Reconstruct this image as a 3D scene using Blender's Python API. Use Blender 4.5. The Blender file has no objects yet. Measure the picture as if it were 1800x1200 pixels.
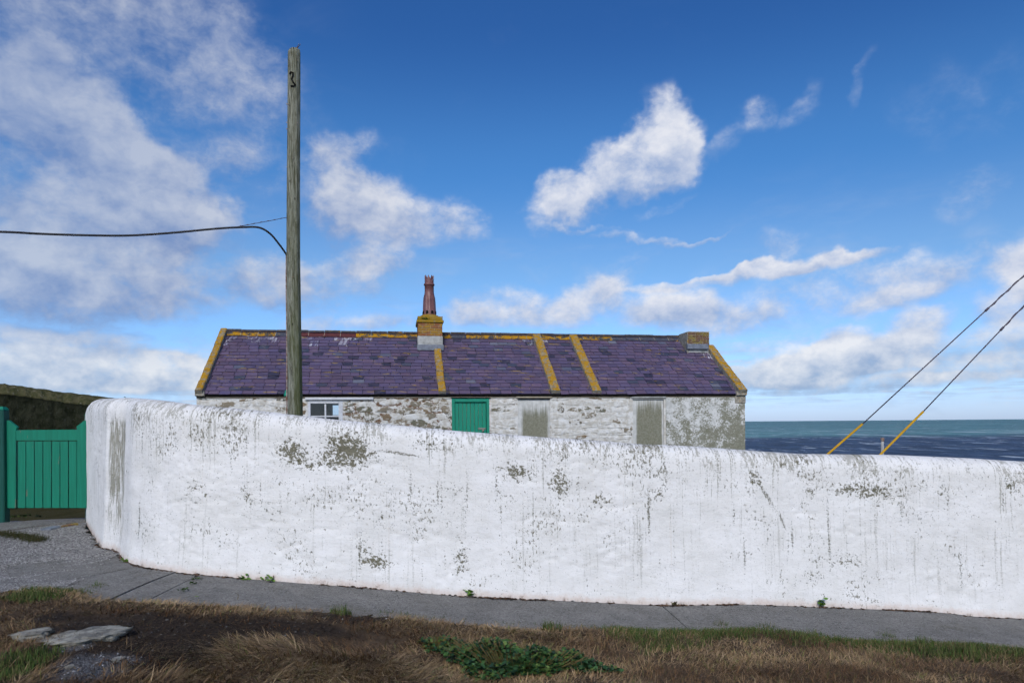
import bpy, math, random
import numpy as np
from math import radians, sin, cos, pi, atan2, atan, sqrt
from mathutils import Vector

random.seed(7)
RNG = np.random.default_rng(11)
SC = bpy.context.scene
COL = SC.collection

# ------------------------------------------------------------------ camera, sky, sun, exposure
F = 1200.0            # focal length in photo pixels (24 mm on 36 mm)
CX, HY = 900.0, 743.3 # foot of the lens axis in the photo
ROLL = 0.0080
EYE = 1.75            # height of the lens above the datum

def W(px, py, d):
    """point at depth d (metres along +Y) seen at photo pixel px, py"""
    u = (px - CX) / F; v = (HY - py) / F
    return Vector(((u + ROLL * v) * d, d, EYE + (v - ROLL * u) * d))

cam_d = bpy.data.cameras.new('camera'); cam = bpy.data.objects.new('camera', cam_d); COL.objects.link(cam)
cam_d.lens = 24.0; cam_d.sensor_width = 36.0; cam_d.sensor_fit = 'HORIZONTAL'
cam_d.shift_y = (HY - 600.0) / 1800.0
cam_d.clip_start = 0.05; cam_d.clip_end = 200000.0
cam.location = (0, 0, EYE); cam.rotation_euler = (pi / 2, ROLL, 0)
SC.camera = cam

SUN_EL, SUN_AZ = 36.0, -6.0      # elevation; azimuth off the line behind the camera, positive to the right
SUN_STRENGTH, SUN_ANGLE = 1.5, 26.0
SKY_STRENGTH = 0.105
EXPOSURE = 0.93
SKY_GAIN = 0.80 * 2 ** (0.95 - EXPOSURE)
SC.view_settings.view_transform = 'Standard'
SC.view_settings.look = 'None'
SC.view_settings.exposure = EXPOSURE
SC.view_settings.gamma = 1.0
SC.view_settings.use_curve_mapping = False
SC.cycles.max_bounces = 5
SC.cycles.diffuse_bounces = 1
SC.cycles.glossy_bounces = 2
SC.cycles.use_adaptive_sampling = True
SC.cycles.adaptive_threshold = 0.03
SC.cycles.adaptive_min_samples = 8

sd = bpy.data.lights.new('sun', 'SUN'); sun = bpy.data.objects.new('sun', sd); COL.objects.link(sun)
sd.energy = SUN_STRENGTH; sd.angle = radians(SUN_ANGLE); sd.color = (1.0, 0.955, 0.89)
a = radians(SUN_AZ)
to_sun = Vector((sin(a) * cos(radians(SUN_EL)), -cos(a) * cos(radians(SUN_EL)), sin(radians(SUN_EL))))
sun.rotation_euler = to_sun.to_track_quat('Z', 'Y').to_euler()
sun.location = (-2, -12, 14)


class NT:
    """small helper for writing node trees"""
    def __init__(self, tree): self.t = tree; self.n = tree.nodes; self.l = tree.links
    def link(self, a, b): self.l.new(a, b)
    def node(self, t, **kw):
        n = self.n.new(t)
        for k, v in kw.items(): setattr(n, k, v)
        return n
    def put(self, sock, v):
        if v is None: return
        if isinstance(v, bpy.types.NodeSocket): self.l.new(v, sock)
        elif isinstance(v, (tuple, list)) and len(v) == 3 and sock.type == 'RGBA': sock.default_value = (*v, 1)
        else: sock.default_value = v
    def math(self, op, a, b=None, c=None, clamp=False):
        n = self.node('ShaderNodeMath', operation=op, use_clamp=clamp)
        self.put(n.inputs[0], a); self.put(n.inputs[1], b)
        if c is not None: self.put(n.inputs[2], c)
        return n.outputs[0]
    def vmath(self, op, a, b=None, out=0):
        n = self.node('ShaderNodeVectorMath', operation=op)
        self.put(n.inputs[0], a)
        if b is not None:
            if op == 'SCALE': self.put(n.inputs[3], b)
            else: self.put(n.inputs[1], b)
        return n.outputs[out]
    def noise(self, vec, scale, detail=4, rough=0.55, dist=0.0, color=False, lac=2.0):
        n = self.node('ShaderNodeTexNoise')
        if vec is not None: self.put(n.inputs['Vector'], vec)
        n.inputs['Scale'].default_value = scale; n.inputs['Detail'].default_value = min(detail, 5)
        n.inputs['Roughness'].default_value = rough; n.inputs['Distortion'].default_value = dist
        n.inputs['Lacunarity'].default_value = lac
        return n.outputs['Color'] if color else n.outputs['Fac']
    def voronoi(self, vec, scale, feature='F1', out='Distance', rand=1.0):
        n = self.node('ShaderNodeTexVoronoi', feature=feature)
        if vec is not None: self.put(n.inputs['Vector'], vec)
        n.inputs['Scale'].default_value = scale; n.inputs['Randomness'].default_value = rand
        return n.outputs[out]
    def mapping(self, vec, loc=(0, 0, 0), rot=(0, 0, 0), scale=(1, 1, 1), kind='POINT'):
        n = self.node('ShaderNodeMapping', vector_type=kind)
        self.put(n.inputs['Vector'], vec)
        if kind != 'NORMAL': n.inputs['Location'].default_value = loc
        n.inputs['Rotation'].default_value = rot; n.inputs['Scale'].default_value = scale
        return n.outputs[0]
    def rng(self, v, a, b, c=0.0, d=1.0, smooth=True):
        n = self.node('ShaderNodeMapRange', interpolation_type='SMOOTHSTEP' if smooth else 'LINEAR')
        self.put(n.inputs['Value'], v)
        n.inputs['From Min'].default_value = a; n.inputs['From Max'].default_value = b
        n.inputs['To Min'].default_value = c; n.inputs['To Max'].default_value = d
        return n.outputs['Result']
    def mix(self, fac, a, b, blend='MIX'):
        n = self.node('ShaderNodeMix', data_type='RGBA', blend_type=blend)
        self.put(n.inputs['Factor'], fac); self.put(n.inputs[6], a); self.put(n.inputs[7], b)
        return n.outputs[2]
    def sky_sat(self, c):
        hs = self.node('ShaderNodeHueSaturation'); hs.inputs['Saturation'].default_value = 1.13
        self.put(hs.inputs['Color'], c); return hs.outputs[0]
    def chain(self, vec, acc):
        # vec, evaluated after acc: keeps the shader's stack small when many terms are summed
        n = self.node('ShaderNodeVectorMath', operation='MULTIPLY_ADD')
        self.put(n.inputs[0], acc); n.inputs[1].default_value = (1e-9, 1e-9, 0); self.put(n.inputs[2], vec)
        return n.outputs[0]
    def sep(self, v):
        n = self.node('ShaderNodeSeparateXYZ'); self.put(n.inputs[0], v); return n.outputs
    def comb(self, x=0.0, y=0.0, z=0.0):
        n = self.node('ShaderNodeCombineXYZ')
        for s, v in zip(n.inputs, (x, y, z)): self.put(s, v)
        return n.outputs[0]
    def attr(self, name, out='Vector'):
        n = self.node('ShaderNodeAttribute'); n.attribute_name = name; return n.outputs[out]
    def pos(self): return self.node('ShaderNodeNewGeometry').outputs['Position']
    def obj(self): return self.node('ShaderNodeTexCoord').outputs['Object']
    def rand(self): return self.node('ShaderNodeObjectInfo').outputs['Random']


def build_world():
    w = bpy.data.worlds.new('World'); SC.world = w; w.use_nodes = True
    t = NT(w.node_tree); t.n.clear()
    out = t.node('ShaderNodeOutputWorld'); bg = t.node('ShaderNodeBackground')
    sky = t.node('ShaderNodeTexSky', sky_type='NISHITA')
    sky.sun_disc = False; sky.sun_elevation = radians(SUN_EL)
    sky.sun_rotation = atan2(to_sun.x, to_sun.y)
    sky.altitude = 30; sky.air_density = 1.15; sky.dust_density = 0.35; sky.ozone_density = 3.0
    gen = t.node('ShaderNodeTexCoord').outputs['Generated']

    def blob(px, py, rx, ry, rot, amp):
        u = (px - CX) / F; v = (HY - py) / F; z = v - ROLL * u; x = u + ROLL * v
        az = atan(x); el = atan(z / sqrt(1 + x * x))
        k = 1.0 / (1 + u * u); k2 = 1 / sqrt(1 + u * u)
        return (az, el, rx / F * k, ry / F * k2, radians(rot), amp)
    B = [blob(*b) for b in (
        # the broken bank on the left
        (220, 190, 330, 200, -30, .24), (140, 460, 260, 130, 0, .34), (560, 380, 240, 130, 0, .14), (1450, 560, 420, 120, 0, .20),
        (40, 130, 200, 110, -35, .62), (150, 230, 160, 85, -38, .88), (230, 300, 120, 62, -25, .95), (300, 60, 190, 90, -10, .42),
        (420, 90, 130, 75, -30, .40), (200, 385, 150, 46, -4, 1.05), (300, 400, 60, 50, 0, .75), (385, 385, 42, 36, 0, .62), (60, 420, 110, 60, 0, .72),
        (90, 500, 190, 72, -6, .92), (280, 505, 110, 50, -8, .62), (380, 285, 60, 34, 20, .30), (20, 300, 90, 60, 0, .40),
        # right of the pole
        (590, 350, 80, 58, -35, .62), (665, 375, 100, 46, -8, .92), (620, 275, 52, 22, 5, .42), (808, 378, 40, 34, -40, .66), (565, 310, 40, 26, -30, .4),
        (470, 495, 75, 38, 4, .82), (600, 490, 90, 44, 10, .66), (650, 455, 50, 26, 0, .36),
        # the bright diagonal cloud and its tail
        (978, 362, 62, 34, 16, 1.15), (1080, 322, 88, 46, 33, 1.30), (1158, 245, 48, 66, -14, 1.30), (1175, 290, 40, 34, 0, .85), (1150, 372, 50, 10, 22, .30),
        (1255, 270, 44, 18, 30, .26), (1318, 215, 32, 26, 30, .44), (1385, 205, 52, 14, 40, .32), (1505, 160, 16, 40, -8, .27),
        (1125, 421, 70, 6, -3, .72), (1050, 410, 90, 4, -4, .42), (1225, 422, 60, 4, 3, .42),
        (1720, 180, 150, 60, 10, .20), (1700, 345, 60, 34, 10, .36), (1390, 435, 36, 24, -35, .36),
        # streaks and low cumulus on the right
        (1370, 478, 120, 11, 6, 1.0), (1270, 488, 70, 6, 4, .7), (1480, 462, 90, 9, 9, .75),
        (1510, 505, 200, 36, 5, .40), (1640, 470, 100, 34, 8, .36), (1560, 530, 80, 20, 10, .66), (1795, 470, 52, 46, 35, 1.2), (1775, 540, 60, 30, 0, .8),
        (1170, 548, 80, 30, 0, .95), (1290, 562, 80, 28, 4, .8), (1040, 520, 52, 34, 20, .92), (1090, 485, 60, 20, 30, .44), (900, 540, 110, 30, 8, .84), (1160, 506, 60, 9, 0, .6),
        (1615, 575, 50, 30, 12, .86), (1475, 602, 40, 22, 12, .8), (1760, 600, 80, 28, 4, .72), (1500, 628, 140, 26, 2, 1.25), (1380, 655, 120, 24, 3, 1.1),
        (1690, 645, 170, 20, 0, .9), (1560, 672, 240, 12, 0, .8), (960, 470, 60, 16, 0, .2),
        # low band on the left
        (130, 605, 190, 22, -4, 1.0), (110, 655, 280, 36, 0, 1.35), (300, 665, 120, 36, 0, 1.2),
        (830, 560, 300, 18, 0, .34), (620, 570, 120, 16, 0, .5),
    )]

    # cloud field: each cloud is a soft ellipse (azimuth, elevation) broken up by noise; acc carries (.., height in cloud, density)
    x, y, z = t.sep(gen)
    hyp = t.math('SQRT', t.math('ADD', t.math('MULTIPLY', x, x), t.math('MULTIPLY', y, y)))
    el = t.math('ARCTAN2', z, hyp)
    P = t.comb(t.math('ARCTAN2', x, y), el, 1.0)
    K = 1.0 / 2 ** EXPOSURE
    lin = lambda r, g, b: tuple(((v / 255 + .055) / 1.055) ** 2.4 * K for v in (r, g, b))
    w2 = t.vmath('SCALE', t.vmath('SUBTRACT', t.noise(gen, 21.0, 3, .62, color=True), (.5, .5, .5)), 0.052)
    # thin layer receding to the horizon
    inv = t.math('DIVIDE', 1.0, t.math('ADD', t.math('MAXIMUM', z, 0.0), 0.035))
    plane = t.comb(t.math('MULTIPLY', x, inv), t.math('MULTIPLY', y, inv), 0.0)
    hz = t.rng(t.noise(plane, 0.62, 4, .6, .3), .33, .58)
    hz = t.math('MULTIPLY', hz, t.math('MULTIPLY', t.rng(z, 0.05, 0.16, 0.95, 0.0), t.rng(z, 0.005, 0.05, .12, 1.0)))
    Df = t.vmath('MULTIPLY', t.vmath('ADD', gen, t.vmath('SCALE', w2, .30)), (1, 1, 1.4))
    fine = t.noise(Df, 10.0, 5, .66)
    fine2 = t.math('MULTIPLY', t.math('SUBTRACT', t.noise(Df, 37.0, 4, .66), .5), .75)
    fine_l = t.noise(t.vmath('ADD', Df, (-.010, 0, .030)), 10.0, 3, .66)
    def cloud_layer(tot, up_, veil=None):
        """colour and cover of the clouds for a coverage field"""
        cov = t.math('MAXIMUM', tot, hz)
        d0 = t.math('ADD', cov, t.math('MULTIPLY', t.math('SUBTRACT', fine, .5), t.rng(cov, 0.0, .45, .40, 1.75)))
        d0 = t.math('ADD', d0, t.math('MULTIPLY', fine2, t.rng(cov, .05, .4)))
        alpha = t.math('MULTIPLY', t.rng(d0, 0.02, 1.20), 0.96)
        alpha = t.math('MULTIPLY', alpha, t.rng(t.math('ADD', x, t.math('MULTIPLY', z, -1.0)), -1.0, -.45, .74, 1.0))
        if veil is not None: alpha = t.math('MAXIMUM', alpha, veil)
        vy = t.math('DIVIDE', up_, t.math('ADD', t.math('MAXIMUM', tot, 0.0), .08))
        lit = t.math('ADD', .42, t.math('MULTIPLY', vy, .62))
        lit = t.math('ADD', lit, t.math('MULTIPLY', t.math('SUBTRACT', fine, fine_l), 2.2))
        lit = t.math('ADD', lit, t.math('MULTIPLY', t.math('SUBTRACT', d0, .7), .30), clamp=True)
        side = t.rng(t.math('ADD', x, t.math('MULTIPLY', z, -0.35)), -0.60, 0.0)
        shade = t.mix(side, lin(124, 146, 190), lin(158, 178, 214))
        white = t.mix(side, lin(194, 201, 217), lin(232, 234, 242))
        lowz = t.rng(z, 0.02, 0.17)
        white = t.mix(lowz, lin(238, 241, 245), white)
        shade = t.mix(lowz, lin(152, 176, 209), shade)
        return t.mix(lit, shade, white), alpha
    # in front of the camera: each cloud a soft ellipse (azimuth, elevation) broken up by noise; acc carries (.., height in cloud, density)
    w1 = t.vmath('SCALE', t.vmath('SUBTRACT', t.noise(gen, 6.5, 2, .55, color=True), (.5, .5, .5)), 0.12)
    damp = t.rng(el, 0.0, 0.36, 0.20, 1.0)           # low clouds are far: smaller billows
    off = t.vmath('SCALE', t.vmath('MULTIPLY', t.vmath('ADD', w1, w2), (1.0, .75, 0.0)), damp)
    Pw = t.vmath('ADD', P, off)
    acc = None; Pk = Pw
    for i, (az, e, rx, ry, rot, amp) in enumerate(B):
        if i and i % 7 == 0: Pk = t.chain(Pw, acc)
        q = t.mapping(Pk, (az, e, 0), (0, 0, rot), (rx * 1.5, ry * 1.5, 1), 'TEXTURE')
        m = t.rng(t.vmath('LENGTH', q, out=1), 1.0, 1.4142, amp * .92, 0.0)
        if acc is None: acc = t.vmath('SCALE', q, m)
        else:
            n = t.node('ShaderNodeVectorMath', operation='MULTIPLY_ADD')
            t.put(n.inputs[0], q); t.put(n.inputs[1], m); t.put(n.inputs[2], acc); acc = n.outputs[0]
    _, up_, tot = t.sep(acc)
    streak = t.noise(t.mapping(gen, rot=(0, radians(24), 0), scale=(5, 5, 15)), 1.0, 4, .62, .5)
    veil = t.math('MULTIPLY', t.rng(streak, .47, .74), t.math('MAXIMUM', t.rng(x, -.16, -.55, 0, .62), t.rng(z, .36, .10, 0, .46)))
    c_front, a_front = cloud_layer(t.math('MINIMUM', tot, 1.2), up_, veil)
    # the rest of the dome carries the same kind of broken cloud
    wide = t.math('MULTIPLY', t.rng(t.noise(gen, 2.6, 3, .5), .45, .72), t.rng(z, 0.02, 0.75, 1.0, 0.35))
    c_rest, a_rest = cloud_layer(wide, 0.0)
    # Nishita sky; the clear washed air after rain: deeper blue aloft, no yellow at the horizon
    rp_ = t.node('ShaderNodeValToRGB'); t.put(rp_.inputs[0], t.math('DIVIDE', t.math('MAXIMUM', el, 0.0), pi / 2))
    e_ = rp_.color_ramp; e_.interpolation = 'EASE'
    G_ = SKY_GAIN
    stops = [(0.0, (.43, .60, 1.22)), (.06, (.46, .61, .93)), (.142, (.50, .61, .755)), (.226, (.311, .538, .745)), (.341, (.205, .396, .638)), (1.0, (.19, .37, .60))]
    e_.elements[0].color = (*stops[0][1], 1); e_.elements[1].position = 1.0; e_.elements[1].color = (*stops[-1][1], 1)
    for p_, c_ in stops[1:-1]:
        k_ = e_.elements.new(p_); k_.color = (*c_, 1)
    skyc = t.vmath('MULTIPLY', t.vmath('SCALE', t.sky_sat(sky.outputs[0]), SKY_STRENGTH * G_), rp_.outputs[0])
    bg2 = t.node('ShaderNodeBackground'); mxs = t.node('ShaderNodeMixShader')
    t.put(bg.inputs['Color'], t.mix(a_rest, skyc, c_rest)); t.put(bg2.inputs['Color'], t.mix(a_front, skyc, c_front))
    t.put(mxs.inputs[0], t.rng(y, 0.45, 0.60)); t.link(bg.outputs[0], mxs.inputs[1]); t.link(bg2.outputs[0], mxs.inputs[2])
    t.link(mxs.outputs[0], out.inputs['Surface'])
    w.cycles.sampling_method = 'MANUAL'; w.cycles.sample_map_resolution = 512
build_world()

# ------------------------------------------------------------------ helpers
def tag(o, label=None, cat=None, group=None, kind=None):
    if label: o['label'] = label
    if cat: o['category'] = cat
    if group: o['group'] = group
    if kind: o['kind'] = kind
    return o

def link(o, parent=None):
    COL.objects.link(o)
    if parent is not None: o.parent = parent
    return o

def empty(name, loc=(0, 0, 0), rz=0.0):
    o = bpy.data.objects.new(name, None); o.empty_display_size = .2
    o.location = loc; o.rotation_euler = (0, 0, rz); COL.objects.link(o); return o

def mesh_obj(name, verts, faces, mat=None, parent=None, smooth=False, tint=None):
    me = bpy.data.meshes.new(name); me.from_pydata([tuple(v) for v in verts], [], faces)
    if smooth: me.polygons.foreach_set('use_smooth', [True] * len(me.polygons))
    if tint is not None:
        at = me.attributes.new('tint', 'FLOAT_COLOR', 'POINT')
        at.data.foreach_set('color', np.asarray(tint, dtype=np.float32).ravel())
    if mat: me.materials.append(mat)
    me.update()
    return link(bpy.data.objects.new(name, me), parent)

def fast_mesh(name, V, T, mat, parent=None, tint=None, smooth=False):
    """V (n,3), T (m,3) numpy arrays"""
    me = bpy.data.meshes.new(name)
    me.vertices.add(len(V)); me.vertices.foreach_set('co', np.ascontiguousarray(V, dtype=np.float32).ravel())
    me.loops.add(T.size); me.loops.foreach_set('vertex_index', np.ascontiguousarray(T, dtype=np.int32).ravel())
    k = T.shape[1]
    me.polygons.add(len(T)); me.polygons.foreach_set('loop_start', np.arange(0, T.size, k, dtype=np.int32))
    if smooth: me.polygons.foreach_set('use_smooth', np.ones(len(T), dtype=bool))
    if tint is not None:
        at = me.attributes.new('tint', 'FLOAT_COLOR', 'POINT')
        at.data.foreach_set('color', np.ascontiguousarray(tint, dtype=np.float32).ravel())
    me.materials.append(mat); me.update(calc_edges=True); me.validate()
    return link(bpy.data.objects.new(name, me), parent)

class MB:
    """collects shapes for ONE mesh"""
    def __init__(s): s.v = []; s.f = []
    def add(s, v, f):
        b = len(s.v); s.v += [tuple(p) for p in v]; s.f += [tuple(i + b for i in q) for q in f]; return s
    def box(s, x0, x1, y0, y1, z0, z1, bev=0.0):
        if bev <= 0:
            return s.add([(x0, y0, z0), (x1, y0, z0), (x1, y1, z0), (x0, y1, z0), (x0, y0, z1), (x1, y0, z1), (x1, y1, z1), (x0, y1, z1)],
                         [(0, 3, 2, 1), (4, 5, 6, 7), (0, 1, 5, 4), (1, 2, 6, 5), (2, 3, 7, 6), (3, 0, 4, 7)])
        b = min(bev, (x1 - x0) * .45, (y1 - y0) * .45, (z1 - z0) * .45)
        vs = []
        idx = {}
        X = (x0, x1); Y = (y0, y1); Z = (z0, z1); S = (1, -1)
        for i in (0, 1):
            for j in (0, 1):
                for k in (0, 1):
                    for ax in range(3):
                        p = [X[i] + S[i] * b, Y[j] + S[j] * b, Z[k] + S[k] * b]
                        p[ax] = (X[i], Y[j], Z[k])[ax]
                        idx[(i, j, k, ax)] = len(vs); vs.append(tuple(p))
        fs = []
        for i in (0, 1):
            q = [idx[(i, j, k, 0)] for j, k in ((0, 0), (1, 0), (1, 1), (0, 1))]; fs.append(q if i else q[::-1])
            q = [idx[(j, i, k, 1)] for j, k in ((0, 0), (1, 0), (1, 1), (0, 1))]; fs.append(q[::-1] if i else q)
            q = [idx[(j, k, i, 2)] for j, k in ((0, 0), (1, 0), (1, 1), (0, 1))]; fs.append(q if i else q[::-1])
        for j in (0, 1):
            for k in (0, 1):
                q = [idx[(0, j, k, 1)], idx[(1, j, k, 1)], idx[(1, j, k, 2)], idx[(0, j, k, 2)]]; fs.append(q if (j + k) % 2 == 0 else q[::-1])
                q = [idx[(j, 0, k, 0)], idx[(j, 1, k, 0)], idx[(j, 1, k, 2)], idx[(j, 0, k, 2)]]; fs.append(q[::-1] if (j + k) % 2 == 0 else q)
                q = [idx[(j, k, 0, 0)], idx[(j, k, 1, 0)], idx[(j, k, 1, 1)], idx[(j, k, 0, 1)]]; fs.append(q if (j + k) % 2 == 0 else q[::-1])
                for i in (0, 1):
                    pass
        for i in (0, 1):
            for j in (0, 1):
                for k in (0, 1):
                    q = [idx[(i, j, k, 0)], idx[(i, j, k, 1)], idx[(i, j, k, 2)]]
                    fs.append(q if (i + j + k) % 2 == 1 else q[::-1])
        return s.add(vs, fs)
    def quad(s, a, b, c, d): return s.add([a, b, c, d], [(0, 1, 2, 3)])
    def prism(s, poly, axis_from, axis_to):
        """poly: list of (a, b) in the plane; extruded along the third axis; poly given as 3D callable"""
        n = len(poly); v = [axis_from(p) for p in poly] + [axis_to(p) for p in poly]
        f = [tuple(range(n))[::-1], tuple(range(n, 2 * n))] + [(i, (i + 1) % n, n + (i + 1) % n, n + i) for i in range(n)]
        return s.add(v, f)
    def tube(s, pts, r, n=8, cap=True):
        pts = [Vector(p) for p in pts]; rs = r if isinstance(r, (list, tuple)) else [r] * len(pts)
        vs = []; up = None
        for i, p in enumerate(pts):
            d = (pts[min(i + 1, len(pts) - 1)] - pts[max(i - 1, 0)]).normalized()
            if up is None:
                up = Vector((0, 0, 1)) if abs(d.z) < .9 else Vector((1, 0, 0))
            x = d.cross(up); x.normalize(); up = x.cross(d); up.normalize()
            for k in range(n):
                a = 2 * pi * k / n; vs.append(p + (x * cos(a) + up * sin(a)) * rs[i])
        f = []
        for i in range(len(pts) - 1):
            for k in range(n):
                a = i * n + k; b = i * n + (k + 1) % n; f.append((a, b, b + n, a + n))
        if cap: f.append(tuple(range(n))[::-1]); f.append(tuple(range((len(pts) - 1) * n, len(pts) * n)))
        return s.add(vs, f)
    def lathe(s, prof, n=32, c=(0, 0, 0), fr=None):
        vs = []
        for (r, z) in prof:
            for k in range(n):
                a = 2 * pi * k / n; q = r * (fr(a, z) if fr else 1)
                vs.append((c[0] + q * cos(a), c[1] + q * sin(a), c[2] + z))
        f = []
        for i in range(len(prof) - 1):
            for k in range(n):
                a = i * n + k; b = i * n + (k + 1) % n; f.append((a, b, b + n, a + n))
        return s.add(vs, f)
    def build(s, name, mat, parent=None, smooth=False): return mesh_obj(name, s.v, s.f, mat, parent, smooth)

# value noise in numpy
def _hash(ix, iy, seed):
    h = (ix.astype(np.int64) * 374761393 + iy.astype(np.int64) * 668265263 + seed * 2147483647) & 0xFFFFFFFF
    h = ((h ^ (h >> 13)) * 1274126177) & 0xFFFFFFFF
    h = h ^ (h >> 16)
    return (h & 0xFFFFFF) / float(0xFFFFFF)
def vnoise(x, y, seed=0):
    x = np.asarray(x, float); y = np.asarray(y, float)
    ix = np.floor(x); iy = np.floor(y); fx = x - ix; fy = y - iy
    fx = fx * fx * fx * (fx * (fx * 6 - 15) + 10); fy = fy * fy * fy * (fy * (fy * 6 - 15) + 10)
    a = _hash(ix, iy, seed); b = _hash(ix + 1, iy, seed); c = _hash(ix, iy + 1, seed); d = _hash(ix + 1, iy + 1, seed)
    return (a * (1 - fx) + b * fx) * (1 - fy) + (c * (1 - fx) + d * fx) * fy
def fbm(x, y, oct=4, seed=0, gain=.5):
    t = 0; a = 1; n = 0
    for i in range(oct):
        t = t + a * vnoise(np.asarray(x) * 2 ** i + 17.3 * i, np.asarray(y) * 2 ** i - 9.1 * i, seed + i); n += a; a *= gain
    return t / n - .5

# ------------------------------------------------------------------ materials
def new_mat(name, rough=.8, spec=.3):
    m = bpy.data.materials.new(name); m.use_nodes = True
    t = NT(m.node_tree); t.n.clear()
    out = t.node('ShaderNodeOutputMaterial'); p = t.node('ShaderNodeBsdfPrincipled')
    t.link(p.outputs[0], out.inputs[0])
    p.inputs['Roughness'].default_value = rough; p.inputs['Specular IOR Level'].default_value = spec
    t.p = p; t.out = out; m_t[m.name] = t
    return m, t
m_t = {}
def bump(t, h, strength=.4, dist=.01):
    b = t.node('ShaderNodeBump'); b.inputs['Strength'].default_value = strength; b.inputs['Distance'].default_value = dist
    t.put(b.inputs['Height'], h); t.link(b.outputs[0], t.p.inputs['Normal'])

def simple_mat(name, c0, c1, scale=8, rough=.75, spec=.3, bscale=40, bst=.3, bd=.004, stretch=(1, 1, 1), detail=6):
    m, t = new_mat(name, rough, spec)
    v = t.mapping(t.obj(), scale=stretch)
    n = t.noise(v, scale, detail, .6)
    t.put(t.p.inputs['Base Color'], t.mix(t.rng(n, .3, .7), c0, c1))
    if bst: bump(t, t.noise(v, bscale, 5, .6), bst, bd)
    return m

MAT = {}
def lichen_mat(name, c0, c1, amount, rough=.9, yellow=(.50, .26, .012), yellow2=(.36, .17, .01), scale=9):
    m, t = new_mat(name, rough, .2)
    o = t.pos()
    base = t.mix(t.rng(t.noise(o, 14, 6, .65), .35, .65), c0, c1)
    n = t.math('ADD', t.noise(o, scale, 6, .65), t.math('MULTIPLY', t.math('SUBTRACT', t.noise(o, 45, 4, .6), .5), .35))
    f = t.rng(n, 1.0 - amount - .03, 1.0 - amount + .03)
    y = t.mix(t.rng(t.noise(o, 34, 4, .7), .4, .62), yellow, yellow2)
    t.put(t.p.inputs['Base Color'], t.mix(f, base, y))
    bump(t, t.math('ADD', t.noise(o, 60, 5, .65), t.math('MULTIPLY', f, .35)), .5, .012)
    return m
MAT['coping'] = lichen_mat('coping_lichen', (.33, .27, .17), (.20, .16, .10), .525, yellow=(.45, .25, .018), yellow2=(.31, .155, .014), scale=8)
MAT['coping_side'] = lichen_mat('coping_cement', (.36, .33, .27), (.21, .19, .155), .36)
MAT['ridge_lichen'] = lichen_mat('ridge_lichen', (.045, .045, .052), (.10, .09, .075), .51, scale=6)
MAT['ridge_grey'] = lichen_mat('ridge_grey', (.05, .055, .075), (.085, .09, .11), .36, scale=7)
MAT['ridge_red'] = lichen_mat('ridge_red', (.14, .040, .036), (.085, .030, .034), .22)
MAT['ridge_roll'] = lichen_mat('ridge_roll', (.05, .05, .05), (.11, .10, .085), .36, scale=7)
MAT['brick'] = lichen_mat('brick', (.30, .125, .048), (.22, .085, .042), .50, yellow=(.36, .21, .03), yellow2=(.26, .13, .03), scale=6)
MAT['brick_plain'] = lichen_mat('brick_plain', (.19, .105, .062), (.13, .072, .05), .50, yellow=(.25, .19, .05), yellow2=(.19, .14, .045), scale=6)
MAT['cap'] = lichen_mat('chimney_cap', (.26, .20, .10), (.19, .14, .07), .58, yellow=(.34, .20, .015), yellow2=(.24, .16, .02), scale=7)
MAT['cement'] = simple_mat('cement_render', (.46, .46, .44), (.27, .27, .25), 9, .9, .2, 50, .5, .008)
MAT['mortar'] = simple_mat('mortar', (.42, .37, .28), (.27, .23, .17), 18, .9, .2)
MAT['lead'] = simple_mat('lead_flashing', (.20, .22, .26), (.12, .135, .165), 10, .55, .4)
MAT['terracotta'] = simple_mat('terracotta_pot', (.205, .088, .078), (.135, .056, .055), 7, .45, .5, 30, .15, .003)
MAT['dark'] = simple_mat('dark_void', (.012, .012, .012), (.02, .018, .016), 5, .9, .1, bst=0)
MAT['soot'] = MAT['dark']
MAT['moss'] = simple_mat('moss', (.05, .075, .012), (.03, .05, .008), 30, .95, .1, 80, .8, .02)
MAT['iron'] = simple_mat('weathered_iron', (.16, .14, .12), (.30, .27, .24), 40, .6, .4)
MAT['rust'] = simple_mat('rusty_iron', (.17, .065, .028), (.36, .33, .30), 16, .85, .3)
MAT['black_rubber'] = simple_mat('cable_sheath', (.012, .012, .014), (.022, .022, .024), 20, .5, .4, bst=0)
MAT['wire'] = simple_mat('twisted_wire', (.085, .06, .085), (.055, .045, .06), 90, .6, .4, bst=0)
MAT['yellow'] = simple_mat('yellow_plastic', (.60, .34, .012), (.52, .28, .012), 6, .45, .4, bst=0)
MAT['white_paint'] = simple_mat('white_gloss_paint', (.62, .63, .66), (.52, .53, .55), 20, .45, .4, 60, .2, .002)
MAT['interior'] = simple_mat('interior_plaster', (.10, .10, .11), (.07, .07, .08), 3, .95, .1, bst=0)
MAT['interior_light'] = simple_mat('interior_board', (.42, .41, .42), (.36, .35, .36), 3, .95, .1, bst=0)
MAT['interior_dark'] = simple_mat('interior_dark', (.01, .01, .012), (.014, .014, .018), 3, .9, .1, bst=0)

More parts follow.
